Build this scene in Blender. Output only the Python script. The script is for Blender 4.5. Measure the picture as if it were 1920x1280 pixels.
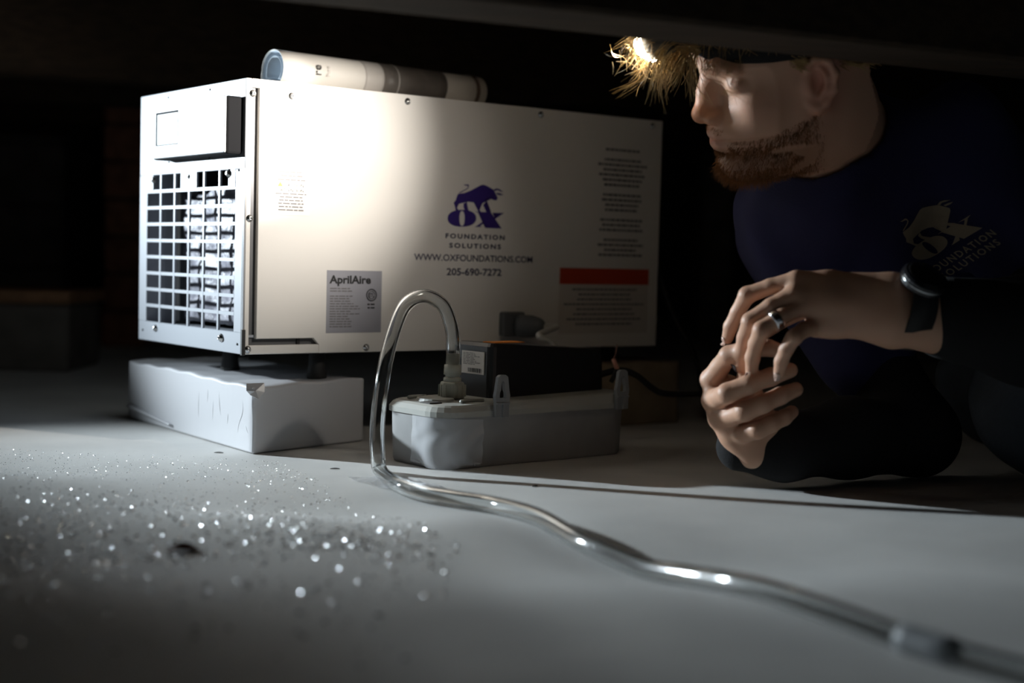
import bpy, bmesh, math, random
import numpy as np
from mathutils import Vector, Matrix
from mathutils.bvhtree import BVHTree

random.seed(7)
rng = np.random.default_rng(7)
for o in list(bpy.data.objects):
    bpy.data.objects.remove(o, do_unlink=True)
scene = bpy.context.scene
COL = scene.collection

# ------------------------------------------------------------------ camera
PITCH, ROLL, FPX, CAMH = 0.05798, 0.02549, 2711.7, 0.24
_f = Vector((0, math.cos(PITCH), -math.sin(PITCH)))
_u0 = Vector((0, math.sin(PITCH), math.cos(PITCH)))
_r = Vector((1, 0, 0)) * math.cos(ROLL) + _u0 * math.sin(ROLL)
_u = _u0 * math.cos(ROLL) - Vector((1, 0, 0)) * math.sin(ROLL)
CAM = Vector((0, 0, CAMH))
cam_data = bpy.data.cameras.new('camera')
cam = bpy.data.objects.new('camera', cam_data)
COL.objects.link(cam)
cam.matrix_world = Matrix(((_r.x, _u.x, -_f.x, CAM.x), (_r.y, _u.y, -_f.y, CAM.y), (_r.z, _u.z, -_f.z, CAM.z), (0, 0, 0, 1)))
cam_data.sensor_width = 36.0
cam_data.lens = 36.0 * FPX / 1920.0
cam_data.clip_start = 0.02
cam_data.dof.use_dof = True
cam_data.dof.focus_distance = 1.65
cam_data.dof.aperture_fstop = 2.8
scene.camera = cam

# ------------------------------------------------------------------ world, lights, exposure
scene.view_settings.view_transform = 'Standard'
scene.view_settings.look = 'None'
scene.view_settings.gamma = 1.0
scene.view_settings.use_curve_mapping = False
scene.view_settings.exposure = 0.0
world = bpy.data.worlds.new('world')
scene.world = world
world.use_nodes = True
world.node_tree.nodes['Background'].inputs[0].default_value = (0.55, 0.72, 0.85, 1)
world.node_tree.nodes['Background'].inputs[1].default_value = 0.05


def spot(name, loc, target, power, size, blend, color, radius):
    l = bpy.data.lights.new(name, 'SPOT')
    l.energy = power
    l.spot_size = math.radians(size)
    l.spot_blend = blend
    l.color = color
    l.shadow_soft_size = radius
    o = bpy.data.objects.new(name, l)
    COL.objects.link(o)
    o.location = loc
    o.rotation_euler = (Vector(target) - Vector(loc)).to_track_quat('-Z', 'Y').to_euler()
    return o


# the torch of a second worker, held low at the left, outside the frame
TORCH = Vector((-1.47, 2.12, 0.465))
ta, te = math.radians(-22.5), math.radians(-8)
spot('torch_light', TORCH, TORCH + Vector((math.cos(ta) * math.cos(te), math.sin(ta) * math.cos(te), math.sin(te))), 180, 47, 1.0, (0.80, 0.92, 1.0), 0.018)


def ray(px, py):
    return (_f + _r * ((px - 960) / FPX) + _u * ((640 - py) / FPX))


def at(px, py, d):
    return CAM + ray(px, py) * d


def on_floor(px, py, z=0.0):
    r = ray(px, py)
    return CAM + r * ((z - CAM.z) / r.z)


# ------------------------------------------------------------------ materials
MATS = {}


def mat(name, color, rough=0.6, metal=0.0, bump=0.0, bscale=200.0, mottle=0.0, mscale=20.0, spec=0.5, sss=0.0, coat=0.0, color2=None, stretch=None):
    m = bpy.data.materials.new(name)
    m.use_nodes = True
    nt = m.node_tree
    b = nt.nodes['Principled BSDF']
    b.inputs['Base Color'].default_value = (*color, 1)
    b.inputs['Roughness'].default_value = rough
    b.inputs['Metallic'].default_value = metal
    b.inputs['Specular IOR Level'].default_value = spec
    b.inputs['Coat Weight'].default_value = coat
    if sss:
        b.inputs['Subsurface Weight'].default_value = sss
        b.inputs['Subsurface Radius'].default_value = (1.0, 0.35, 0.2)
        b.inputs['Subsurface Scale'].default_value = 0.008
    tc = nt.nodes.new('ShaderNodeTexCoord')
    src = tc.outputs['Object']
    if stretch:
        mp = nt.nodes.new('ShaderNodeMapping')
        mp.inputs['Scale'].default_value = stretch
        nt.links.new(src, mp.inputs[0])
        src = mp.outputs[0]
    if mottle:
        n = nt.nodes.new('ShaderNodeTexNoise')
        n.inputs['Scale'].default_value = mscale
        n.inputs['Detail'].default_value = 4
        nt.links.new(src, n.inputs['Vector'])
        mx = nt.nodes.new('ShaderNodeMix')
        mx.data_type = 'RGBA'
        c2 = color2 or tuple(c * (1 - mottle) for c in color)
        mx.inputs[6].default_value = (*color, 1)
        mx.inputs[7].default_value = (*c2, 1)
        cr = nt.nodes.new('ShaderNodeMapRange')
        cr.inputs[1].default_value = 0.38
        cr.inputs[2].default_value = 0.66
        nt.links.new(n.outputs[0], cr.inputs[0])
        nt.links.new(cr.outputs[0], mx.inputs[0])
        nt.links.new(mx.outputs[2], b.inputs['Base Color'])
    if bump:
        n = nt.nodes.new('ShaderNodeTexNoise')
        n.inputs['Scale'].default_value = bscale
        n.inputs['Detail'].default_value = 3
        nt.links.new(src, n.inputs['Vector'])
        bp = nt.nodes.new('ShaderNodeBump')
        bp.inputs['Strength'].default_value = bump
        bp.inputs['Distance'].default_value = 0.002
        nt.links.new(n.outputs[0], bp.inputs['Height'])
        nt.links.new(bp.outputs[0], b.inputs['Normal'])
    MATS[name] = m
    return m


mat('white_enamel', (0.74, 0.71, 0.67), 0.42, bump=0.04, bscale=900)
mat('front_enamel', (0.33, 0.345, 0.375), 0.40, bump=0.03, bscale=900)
mat('white_plastic', (0.46, 0.47, 0.48), 0.35)
mat('dark_channel', (0.10, 0.10, 0.105), 0.5, metal=0.4)
mat('black_plastic', (0.012, 0.012, 0.013), 0.42, bump=0.08, bscale=1200)
mat('housing_black', (0.006, 0.006, 0.007), 0.85, spec=0.15)
mat('black_rubber', (0.010, 0.010, 0.010), 0.7)
mat('galvanised', (0.42, 0.43, 0.44), 0.38, metal=0.7, mottle=0.2, mscale=60)
mat('screw_metal', (0.62, 0.62, 0.62), 0.24, metal=1.0)
mat('screw_dark', (0.05, 0.05, 0.05), 0.5, metal=0.6)
mat('duct_black', (0.006, 0.006, 0.006), 0.8)
mat('lcd', (0.36, 0.40, 0.39), 0.25)
mat('print_purple', (0.030, 0.012, 0.16), 0.5)
mat('print_navy', (0.035, 0.032, 0.075), 0.5)
mat('print_black', (0.012, 0.012, 0.012), 0.5)
mat('print_grey', (0.17, 0.16, 0.16), 0.6)
mat('print_red', (0.50, 0.05, 0.015), 0.5)
mat('print_orange', (0.85, 0.26, 0.02), 0.5)
mat('sticker_white', (0.78, 0.75, 0.71), 0.45)
mat('sticker_silver', (0.36, 0.36, 0.40), 0.40, metal=0.25)
mat('sticker_pale', (0.62, 0.57, 0.52), 0.5)
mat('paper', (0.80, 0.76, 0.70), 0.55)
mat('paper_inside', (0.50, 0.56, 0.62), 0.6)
mat('paper_grey', (0.20, 0.175, 0.155), 0.5, mottle=0.25, mscale=40)
mat('paper_pale', (0.60, 0.56, 0.52), 0.5)
mat('rubber_band', (0.16, 0.11, 0.08), 0.7)
mat('tape_wrap', (0.60, 0.60, 0.62), 0.28, bump=0.25, bscale=35, stretch=(1, 1, 0.2))
mat('tank_grey', (0.36, 0.36, 0.36), 0.42, mottle=0.12, mscale=25)
mat('lid_grey', (0.40, 0.40, 0.37), 0.40)
mat('fitting_grey', (0.42, 0.42, 0.36), 0.38)
mat('tab_grey', (0.26, 0.27, 0.28), 0.45)
mat('plug_grey', (0.10, 0.105, 0.11), 0.5)
mat('cable_white', (0.55, 0.54, 0.50), 0.45)
mat('pink_tip', (0.62, 0.30, 0.22), 0.6)
mat('cardboard_brown', (0.36, 0.28, 0.19), 0.8, mottle=0.3)
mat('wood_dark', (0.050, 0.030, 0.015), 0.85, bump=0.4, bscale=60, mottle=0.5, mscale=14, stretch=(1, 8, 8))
mat('subfloor_wood', (0.055, 0.036, 0.022), 0.9, mottle=0.4, mscale=6)
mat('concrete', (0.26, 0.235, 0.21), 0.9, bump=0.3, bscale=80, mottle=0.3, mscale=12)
mat('brick_red', (0.45, 0.20, 0.12), 0.9, bump=0.3, bscale=90, mottle=0.4, mscale=30)
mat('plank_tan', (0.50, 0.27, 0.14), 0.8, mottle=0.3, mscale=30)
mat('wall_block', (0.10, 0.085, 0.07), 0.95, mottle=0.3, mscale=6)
mat('leaf_scrap', (0.10, 0.03, 0.012), 0.8)
mat('scrap_dark', (0.05, 0.045, 0.04), 0.7)
mat('droplet', (0.92, 0.94, 0.95), 0.19, spec=1.0, metal=0.75)
mat('navy_cotton', (0.020, 0.022, 0.085), 0.92, bump=0.3, bscale=500, mottle=0.2, mscale=12)
mat('shirt_print', (0.34, 0.29, 0.21), 0.8)
mat('black_knit', (0.006, 0.006, 0.007), 0.95, bump=0.3, bscale=500)
mat('denim', (0.050, 0.065, 0.085), 0.9, bump=0.5, bscale=400, mottle=0.35, mscale=14)
mat('hair_blond', (0.50, 0.34, 0.14), 0.38, mottle=0.5, mscale=60, color2=(0.30, 0.18, 0.07))
mat('beard_ginger', (0.36, 0.15, 0.045), 0.5, mottle=0.4, mscale=90)
mat('brow_hair', (0.42, 0.28, 0.13), 0.45)
mat('nail', (0.62, 0.42, 0.34), 0.25)
mat('nail_dark', (0.045, 0.035, 0.035), 0.22)
mat('eye_white', (0.75, 0.72, 0.68), 0.15)
mat('eye_iris', (0.06, 0.09, 0.12), 0.1)
mat('ring_silver', (0.70, 0.70, 0.74), 0.16, metal=1.0)
mat('watch_black', (0.012, 0.012, 0.014), 0.25)
mat('watch_steel', (0.55, 0.58, 0.60), 0.2, metal=1.0)
mat('lamp_housing', (0.05, 0.05, 0.05), 0.45)

m = mat('lamp_lens', (1, 1, 1), 0.2)
b = m.node_tree.nodes['Principled BSDF']
b.inputs['Emission Color'].default_value = (1.0, 0.90, 0.70, 1)
b.inputs['Emission Strength'].default_value = 36.0

# clear vinyl
m = bpy.data.materials.new('clear_vinyl')
m.use_nodes = True
b = m.node_tree.nodes['Principled BSDF']
b.inputs['Base Color'].default_value = (0.93, 0.95, 0.95, 1)
b.inputs['Transmission Weight'].default_value = 1.0
b.inputs['Roughness'].default_value = 0.06
b.inputs['IOR'].default_value = 1.40
MATS['clear_vinyl'] = m

# thin clear tape: part see-through, part glossy white
m = bpy.data.materials.new('clear_tape')
m.use_nodes = True
nt = m.node_tree
b = nt.nodes['Principled BSDF']
b.inputs['Base Color'].default_value = (0.74, 0.75, 0.78, 1)
b.inputs['Roughness'].default_value = 0.18
b.inputs['Alpha'].default_value = 0.42
MATS['clear_tape'] = m

# filter cloth: grey, crumpled
m = mat('filter_mesh', (0.20, 0.195, 0.235), 0.45, mottle=0.35, mscale=60, bump=0.9, bscale=260, stretch=(1, 1, 0.45))

# skin, tinted by a colour attribute (lips, ears, stubble)
m = mat('skin', (0.50, 0.29, 0.20), 0.5, bump=0.12, bscale=700, sss=0.25)
nt = m.node_tree
b = nt.nodes['Principled BSDF']
ca = nt.nodes.new('ShaderNodeVertexColor')
ca.layer_name = 'tint'
nt.links.new(ca.outputs[0], b.inputs['Base Color'])

# woven white liner of the crawl-space floor
m = mat('liner', (0.74, 0.72, 0.68), 0.50, mottle=0.22, mscale=5.0, spec=0.35)
nt = m.node_tree
b = nt.nodes['Principled BSDF']
tc = nt.nodes.new('ShaderNodeTexCoord')
wv = []
for k, rot in enumerate((0.5, 0.5 + math.pi / 2)):
    mp = nt.nodes.new('ShaderNodeMapping')
    mp.inputs['Rotation'].default_value = (0, 0, rot)
    w = nt.nodes.new('ShaderNodeTexWave')
    w.inputs['Scale'].default_value = 170
    w.inputs['Distortion'].default_value = 0.8
    nt.links.new(tc.outputs['Object'], mp.inputs[0])
    nt.links.new(mp.outputs[0], w.inputs[0])
    wv.append(w)
ad = nt.nodes.new('ShaderNodeMath')
ad.operation = 'ADD'
nt.links.new(wv[0].outputs[1], ad.inputs[0])
nt.links.new(wv[1].outputs[1], ad.inputs[1])
b.inputs['Sheen Weight'].default_value = 0.45
b.inputs['Sheen Roughness'].default_value = 0.4
nz = nt.nodes.new('ShaderNodeTexNoise')
nz.inputs['Scale'].default_value = 260
nz.inputs['Detail'].default_value = 3
nt.links.new(tc.outputs['Object'], nz.inputs[0])
ad2 = nt.nodes.new('ShaderNodeMath')
ad2.operation = 'MULTIPLY_ADD'
ad2.inputs[1].default_value = 1.6
nt.links.new(nz.outputs[0], ad2.inputs[0])
nt.links.new(ad.outputs[0], ad2.inputs[2])
bp = nt.nodes.new('ShaderNodeBump')
bp.inputs['Strength'].default_value = 0.35
bp.inputs['Distance'].default_value = 0.0012
nt.links.new(ad2.outputs[0], bp.inputs['Height'])
nt.links.new(bp.outputs[0], b.inputs['Normal'])


# ------------------------------------------------------------------ object helpers
def obj(name, me, material=None, parent=None, smooth=False):
    if isinstance(me, bmesh.types.BMesh):
        d = bpy.data.meshes.new(name)
        me.to_mesh(d)
        me.free()
        me = d
    if material:
        me.materials.append(MATS[material])
    if smooth:
        for p in me.polygons:
            p.use_smooth = True
    o = bpy.data.objects.new(name, me)
    COL.objects.link(o)
    if parent:
        o.parent = parent
        o.matrix_parent_inverse = parent.matrix_world.inverted()
    return o


def tag(o, label, cat, group=None, kind=None):
    o['label'] = label
    if cat:
        o['category'] = cat
    if group:
        o['group'] = group
    if kind:
        o['kind'] = kind
    return o


def thing(name, label, cat, loc, group=None):
    o = bpy.data.objects.new(name, None)
    COL.objects.link(o)
    o.location = loc
    o.matrix_world = Matrix.Translation(loc)
    o.empty_display_size = 0.03
    return tag(o, label, cat, group)


def struct(o):
    o['kind'] = 'structure'
    return o


def pymesh(name, verts, faces):
    me = bpy.data.meshes.new(name)
    me.from_pydata([tuple(v) for v in verts], [], faces)
    me.update()
    return me


class Frame:
    """a local frame: origin + three axes; p(a, b, c) gives the world point"""

    def __init__(self, o, x, y, z):
        self.o, self.x, self.y, self.z = Vector(o), Vector(x), Vector(y), Vector(z)

    def p(self, a, b, c):
        return self.o + self.x * a + self.y * b + self.z * c


WORLD = Frame((0, 0, 0), (1, 0, 0), (0, 1, 0), (0, 0, 1))


def box_bm(fr, a, b, bevel=0.0, seg=2, bm=None):
    bm = bm or bmesh.new()
    vs = []
    for z in (a[2], b[2]):
        for x, y in ((a[0], a[1]), (b[0], a[1]), (b[0], b[1]), (a[0], b[1])):
            vs.append(bm.verts.new(fr.p(x, y, z)))
    fs = [(0, 3, 2, 1), (4, 5, 6, 7), (0, 1, 5, 4), (1, 2, 6, 5), (2, 3, 7, 6), (3, 0, 4, 7)]
    nf = [bm.faces.new([vs[i] for i in f]) for f in fs]
    bmesh.ops.recalc_face_normals(bm, faces=nf)
    if bevel:
        es = list({e for f in nf for e in f.edges})
        bmesh.ops.bevel(bm, geom=es, offset=bevel, segments=seg, affect='EDGES', profile=0.5)
    return bm


def prism_bm(fr, poly, c0, c1, bevel=0.0, bm=None):
    """extrude polygon given in (a, b) of fr from c0 to c1 (along fr.z)"""
    bm = bm or bmesh.new()
    lo = [bm.verts.new(fr.p(x, y, c0)) for x, y in poly]
    hi = [bm.verts.new(fr.p(x, y, c1)) for x, y in poly]
    n = len(poly)
    nf = [bm.faces.new(lo[::-1]), bm.faces.new(hi)]
    for i in range(n):
        nf.append(bm.faces.new((lo[i], lo[(i + 1) % n], hi[(i + 1) % n], hi[i])))
    bmesh.ops.recalc_face_normals(bm, faces=nf)
    if bevel:
        es = list({e for f in nf[:2] for e in f.edges})
        bmesh.ops.bevel(bm, geom=es, offset=bevel, segments=2, affect='EDGES', profile=0.5)
    return bm


def lathe_bm(center, axis, prof, n=20, bm=None, xref=None):
    """prof: list of (radius, height along axis)"""
    bm = bm or bmesh.new()
    axis = Vector(axis).normalized()
    xr = Vector(xref) if xref else axis.orthogonal().normalized()
    yr = axis.cross(xr)
    rings = []
    for r, h in prof:
        rings.append([bm.verts.new(Vector(center) + axis * h + (xr * math.cos(2 * math.pi * i / n) + yr * math.sin(2 * math.pi * i / n)) * max(r, 1e-5)) for i in range(n)])
    for a, c in zip(rings, rings[1:]):
        for i in range(n):
            bm.faces.new((a[i], a[(i + 1) % n], c[(i + 1) % n], c[i]))
    bm.faces.new(rings[0][::-1])
    bm.faces.new(rings[-1])
    bmesh.ops.recalc_face_normals(bm, faces=bm.faces[:])
    return bm


def spline(pts, n):
    """Catmull-Rom through pts, n points per span"""
    P = [Vector(p) for p in pts]
    P = [P[0] * 2 - P[1]] + P + [P[-1] * 2 - P[-2]]
    out = []
    for i in range(1, len(P) - 2):
        for k in range(n):
            t = k / n
            a, b_, c, d = P[i - 1], P[i], P[i + 1], P[i + 2]
            out.append(0.5 * ((2 * b_) + (c - a) * t + (2 * a - 5 * b_ + 4 * c - d) * t * t + (3 * b_ - a - 3 * c + d) * t ** 3))
    out.append(P[-2].copy())
    return out


def tube_bm(path, radius, n=12, bm=None, inner=None, cap=True):
    bm = bm or bmesh.new()
    rad = radius if callable(radius) else (lambda t: radius)
    up = Vector((0.13, 0.21, 0.97))
    outer, inn = [], []
    m = len(path)
    prev = None
    for i, p in enumerate(path):
        t = (path[min(i + 1, m - 1)] - path[max(i - 1, 0)]).normalized()
        if prev is None:
            x = t.cross(up).normalized()
        else:
            x = (prev - t * prev.dot(t)).normalized()
        prev = x
        y = t.cross(x)
        r = rad(i / max(1, m - 1))
        ring = lambda rr: [bm.verts.new(p + (x * math.cos(2 * math.pi * k / n) + y * math.sin(2 * math.pi * k / n)) * rr) for k in range(n)]
        outer.append(ring(r))
        if inner:
            inn.append(ring(r * inner))
    for a, c in zip(outer, outer[1:]):
        for k in range(n):
            bm.faces.new((a[k], a[(k + 1) % n], c[(k + 1) % n], c[k]))
    if inner:
        for a, c in zip(inn, inn[1:]):
            for k in range(n):
                bm.faces.new((a[k], c[k], c[(k + 1) % n], a[(k + 1) % n]))
        for o_, i_ in ((outer[0], inn[0]), (outer[-1], inn[-1])):
            for k in range(n):
                bm.faces.new((o_[k], o_[(k + 1) % n], i_[(k + 1) % n], i_[k]))
    elif cap:
        bm.faces.new(outer[0][::-1])
        bm.faces.new(outer[-1])
    bmesh.ops.recalc_face_normals(bm, faces=bm.faces[:])
    return bm


# ------------------------------------------------------------------ the crawl space
def floor_z(x, y):
    """gentle folds of the liner, flat where things stand"""
    w = 0.006 * math.sin(5.2 * x + 7.5 * y + 0.6) + 0.0035 * math.sin(13 * x - 9 * y + 1.0) + 0.003 * math.sin(-4 * x + 21 * y)
    w += 0.0022 * math.sin(23 * x + 17 * y + 2.0 * math.sin(9 * x))
    m = 1.0 / (1.0 + math.exp((y - (1.42 - 0.25 * x)) * 22))
    return w * m


def build_floor():
    xs = np.concatenate([np.linspace(-3.4, -1.0, 13)[:-1], np.linspace(-1.0, 1.0, 201), np.linspace(1.0, 3.4, 13)[1:]])
    ys = np.concatenate([np.linspace(-1.0, 0.3, 10)[:-1], np.linspace(0.3, 2.2, 191), np.linspace(2.2, 6.0, 16)[1:]])
    verts = [(x, y, floor_z(x, y) if -0.98 < x < 0.98 and y < 2.1 and y > 0.32 else 0.0) for y in ys for x in xs]
    nx = len(xs)
    faces = [(j * nx + i, j * nx + i + 1, (j + 1) * nx + i + 1, (j + 1) * nx + i) for j in range(len(ys) - 1) for i in range(nx - 1)]
    struct(obj('floor', pymesh('floor', verts, faces), 'liner', smooth=True))


build_floor()
CEIL = 0.72
struct(obj('ceiling', box_bm(WORLD, (-3.4, -1.0, CEIL), (3.4, 6.0, CEIL + 0.03)), 'subfloor_wood'))
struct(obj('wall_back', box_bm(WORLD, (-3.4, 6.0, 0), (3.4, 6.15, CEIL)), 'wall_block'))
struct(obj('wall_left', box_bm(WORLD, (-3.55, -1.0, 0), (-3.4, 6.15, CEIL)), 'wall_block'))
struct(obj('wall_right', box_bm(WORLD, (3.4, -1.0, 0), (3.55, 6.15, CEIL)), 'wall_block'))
# gap added in the unseen front wall to let in dim fill light
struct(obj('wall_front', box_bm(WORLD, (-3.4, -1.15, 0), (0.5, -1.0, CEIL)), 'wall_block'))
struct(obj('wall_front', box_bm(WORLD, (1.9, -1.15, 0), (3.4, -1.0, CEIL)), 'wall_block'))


def beam(name, p, q, width, z0, z1, label, cat, group=None):
    """timber from p to q (xy, along its far lower edge), width towards the camera"""
    p, q = Vector((*p, 0)), Vector((*q, 0))
    x = (q - p).normalized()
    y = Vector((x.y, -x.x, 0))
    fr = Frame(p, x, y, (0, 0, 1))
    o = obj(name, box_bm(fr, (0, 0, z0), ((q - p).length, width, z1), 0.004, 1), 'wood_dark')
    return tag(o, label, cat, group)


# low girder under which the man ducks
g0, g1 = at(1130, 66, 1.30), at(1920, 150, 1.53)
gz = (g0.z + g1.z) / 2
dr = (g1 - g0)
dr.z = 0
dr.normalize()
a0 = g0 - dr * 0.9
a1 = g1 + dr * 1.2
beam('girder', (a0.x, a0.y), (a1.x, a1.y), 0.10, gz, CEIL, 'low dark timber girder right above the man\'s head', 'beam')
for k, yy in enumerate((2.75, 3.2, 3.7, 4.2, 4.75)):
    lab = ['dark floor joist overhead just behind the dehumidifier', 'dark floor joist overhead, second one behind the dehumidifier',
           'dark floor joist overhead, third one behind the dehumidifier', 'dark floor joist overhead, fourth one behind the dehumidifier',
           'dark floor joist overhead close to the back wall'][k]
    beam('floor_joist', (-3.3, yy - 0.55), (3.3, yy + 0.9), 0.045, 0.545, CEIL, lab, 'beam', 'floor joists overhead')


def block_pier(name, px0, px1, d, height, material, label, cat, group=None, depth=0.2, course=None):
    a, c = at(px0, 500, d), at(px1, 500, d)
    t = thing(name, label, cat, ((a.x + c.x) / 2, d, 0), group)
    fr = Frame((a.x, d, 0), (1, 0, 0), (0, 1, 0), (0, 0, 1))
    w = c.x - a.x
    z = 0.0
    course = course or height
    while z < height - 1e-4:
        h = min(course, height - z)
        obj('block', box_bm(fr, (0.003 * (int(z * 97) % 3), 0, z), (w, depth, z + h - 0.006), 0.006, 1), material, t)
        z += h
    if height > course:
        obj('mortar_core', box_bm(fr, (0.012, 0.012, 0), (w - 0.012, depth - 0.012, height)), 'wall_block', t)
    return t


cb = block_pier('concrete_block', -120, 128, 2.75, 0.135, 'concrete', 'low concrete block lying on the liner left of the dehumidifier', 'block', None, 0.22)
q0, q1 = at(-130, 500, 2.74), at(133, 500, 2.74)
tag(obj('wood_shim', box_bm(WORLD, (q0.x, 2.735, 0.1300), (q1.x, 2.985, 0.155), 0.003, 1), 'plank_tan'), 'tan wooden shim lying on the low concrete block', 'wood shim')
for (px_, py_, d_), lab_ in (((345, 88, 3.05), 'reddish block standing in for a warm glint above the grille end'), ((985, 158, 3.3), 'reddish block standing in for a warm glint above the dark end of the dehumidifier')):
    q0, q1 = at(px_ - 28, py_, d_), at(px_ + 28, py_, d_)
    zc = min(at(px_, py_ + 11, d_).z, CEIL - 0.03)
    tag(obj('glint_block', box_bm(WORLD, (q0.x, d_, zc), (q1.x, d_ + 0.04, CEIL), 0.002, 1), 'plank_tan'), lab_, 'stand-in block', 'warm glint blocks')  # bright reddish blocks put in for the warm glints among the beams
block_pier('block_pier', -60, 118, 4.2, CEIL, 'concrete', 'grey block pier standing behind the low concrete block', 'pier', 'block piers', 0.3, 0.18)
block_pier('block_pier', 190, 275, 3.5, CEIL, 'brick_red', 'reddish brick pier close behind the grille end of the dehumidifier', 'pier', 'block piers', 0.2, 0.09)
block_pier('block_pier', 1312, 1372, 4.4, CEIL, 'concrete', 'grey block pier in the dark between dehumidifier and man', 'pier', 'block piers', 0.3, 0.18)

# ------------------------------------------------------------------ dehumidifier
YAW = 0.64826
BL, BD, BH = 0.6733, 0.3140, 0.33
AX = Vector((math.cos(YAW), math.sin(YAW), 0))
BX = Vector((-math.sin(YAW), math.cos(YAW), 0))
ZX = Vector((0, 0, 1))
C0 = Vector((-0.32364, 1.73325, CAMH - 0.12478))
FB = Frame(C0, AX, BX, ZX)                 # a along the long side, b into the depth, c up
FS = Frame(C0, AX, ZX, -BX)                # on the long side: u, v, outwards
FF = Frame(C0, BX, ZX, -AX)                # on the grille end: w, v, outwards


def on_plane(px, py, fr, off=0.0):
    r = ray(px, py)
    t = ((fr.o + fr.z * off) - CAM).dot(fr.z) / r.dot(fr.z)
    q = CAM + r * t - fr.o
    return q.dot(fr.x), q.dot(fr.y)


S = lambda px, py, off=0.0: on_plane(px, py, FS, off)
F = lambda px, py, off=0.0: on_plane(px, py, FF, off)

DH = thing('dehumidifier', 'white box dehumidifier with square grille end, raised on a taped block', 'dehumidifier', C0 + AX * BL / 2 + BX * BD / 2)
T = 0.004
obj('top_panel', box_bm(FB, (0.004, 0.0015, BH - T), (BL, BD, BH), 0.0012, 1), 'white_enamel', DH)
obj('bottom_panel', box_bm(FB, (0.004, 0.0015, 0), (BL, BD, T), 0.001, 1), 'galvanised', DH)
obj('back_panel', box_bm(FB, (BL - T, 0.008, T), (BL, BD - T, BH - T)), 'white_enamel', DH)
obj('rear_side_panel', box_bm(FB, (0.004, BD - T, T), (BL, BD, BH - T)), 'white_enamel', DH)
# long side: sheet with the access-door channel recessed into it
obj('door_channel', box_bm(FB, (0.0005, 0.0065, T), (BL - T, 0.009, BH - T)), 'dark_channel', DH)
uL, uR = S(470, 400)[0], S(484, 400)[0]
vB0, vB1 = S(560, 646)[1], S(560, 634)[1]
uE0, uE1 = S(588, 640)[0], S(598, 640)[0]
vT = S(480, 164)[1]
side_poly = [(uR, vB1), (uE0, vB1), (uE1, vB0), (uE1, 0.0), (BL, 0.0), (BL, BH), (uR, BH)]
obj('side_panel', prism_bm(FS, side_poly, -0.0065, 0.0, 0.0007), 'white_enamel', DH)
obj('corner_flange', box_bm(Frame(C0, AX, ZX, -BX), (0.0, 0.0, -0.0065), (uL, BH, 0.0), 0.0010, 1), 'white_enamel', DH)
obj('bottom_flange', box_bm(FS, (uL, 0.0, -0.0065), (uE1, vB0, 0.0), 0.0008, 1), 'white_enamel', DH)
obj('top_flange', box_bm(FS, (uL, vT, -0.0065), (uR, BH, 0.0), 0.0008, 1), 'white_enamel', DH)

# grille end
wr, vt = F(442, 317)
wl, vb = F(277, 320)[0], F(440, 622)[1]
PT = 0.003
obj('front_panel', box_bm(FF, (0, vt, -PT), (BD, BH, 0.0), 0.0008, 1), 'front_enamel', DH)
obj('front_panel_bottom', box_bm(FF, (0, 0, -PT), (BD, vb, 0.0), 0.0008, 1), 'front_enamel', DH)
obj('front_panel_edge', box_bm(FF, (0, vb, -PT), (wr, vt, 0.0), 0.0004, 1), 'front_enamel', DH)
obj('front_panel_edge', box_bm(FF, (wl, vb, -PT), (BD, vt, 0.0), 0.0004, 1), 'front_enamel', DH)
NR, NC = 9, 6
bw = 0.0042
for i in range(1, NR):
    v = vb + (vt - vb) * i / NR
    obj('grille_bar', box_bm(FF, (wr, v - bw / 2, -0.0026), (wl, v + bw / 2, 0.0001)), 'front_enamel', DH)
for i in range(1, NC):
    w = wr + (wl - wr) * i / NC
    obj('grille_bar', box_bm(FF, (w - bw / 2, vb, -0.0024), (w + bw / 2, vt, 0.0003)), 'front_enamel', DH)
rowh = (vt - vb) / NR
cw = (wl - wr) / NC
# solid tabs across the first row of openings
obj('screw_tab', box_bm(FF, (wr + cw * 2.47, vt - rowh * 0.98, -0.0022), (wr + cw * 3.55, vt, 0.0006)), 'front_enamel', DH)
obj('screw_tab', box_bm(FF, (wr, vt - rowh * 0.98, -0.0022), (wr + cw * 0.42, vt, 0.0006)), 'front_enamel', DH)
obj('screw_tab', box_bm(FF, (wl - cw * 0.45, vt - rowh * 0.98, -0.0022), (wl, vt, 0.0006)), 'front_enamel', DH)
# inside the opening
obj('intake_wall', box_bm(FF, (wl + 0.002, vb - 0.006, -0.075), (wl + 0.005, vt + 0.006, -PT)), 'front_enamel', DH)
obj('intake_flange', box_bm(FF, (wl - 0.012, vb, -0.043), (wl + 0.002, vt - rowh, -0.040)), 'white_enamel', DH)
obj('intake_flange', box_bm(FF, (wl - 0.006, vb, -0.024), (wl + 0.002, vt - rowh, -0.021)), 'front_enamel', DH)
obj('intake_floor', box_bm(FF, (wr - 0.02, vb - 0.006, -0.075), (wl + 0.002, vb - 0.003, -PT)), 'front_enamel', DH)
obj('intake_back', box_bm(FF, (0.004, T, -0.080), (BD - T, BH - T, -0.076)), 'duct_black', DH)


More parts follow.
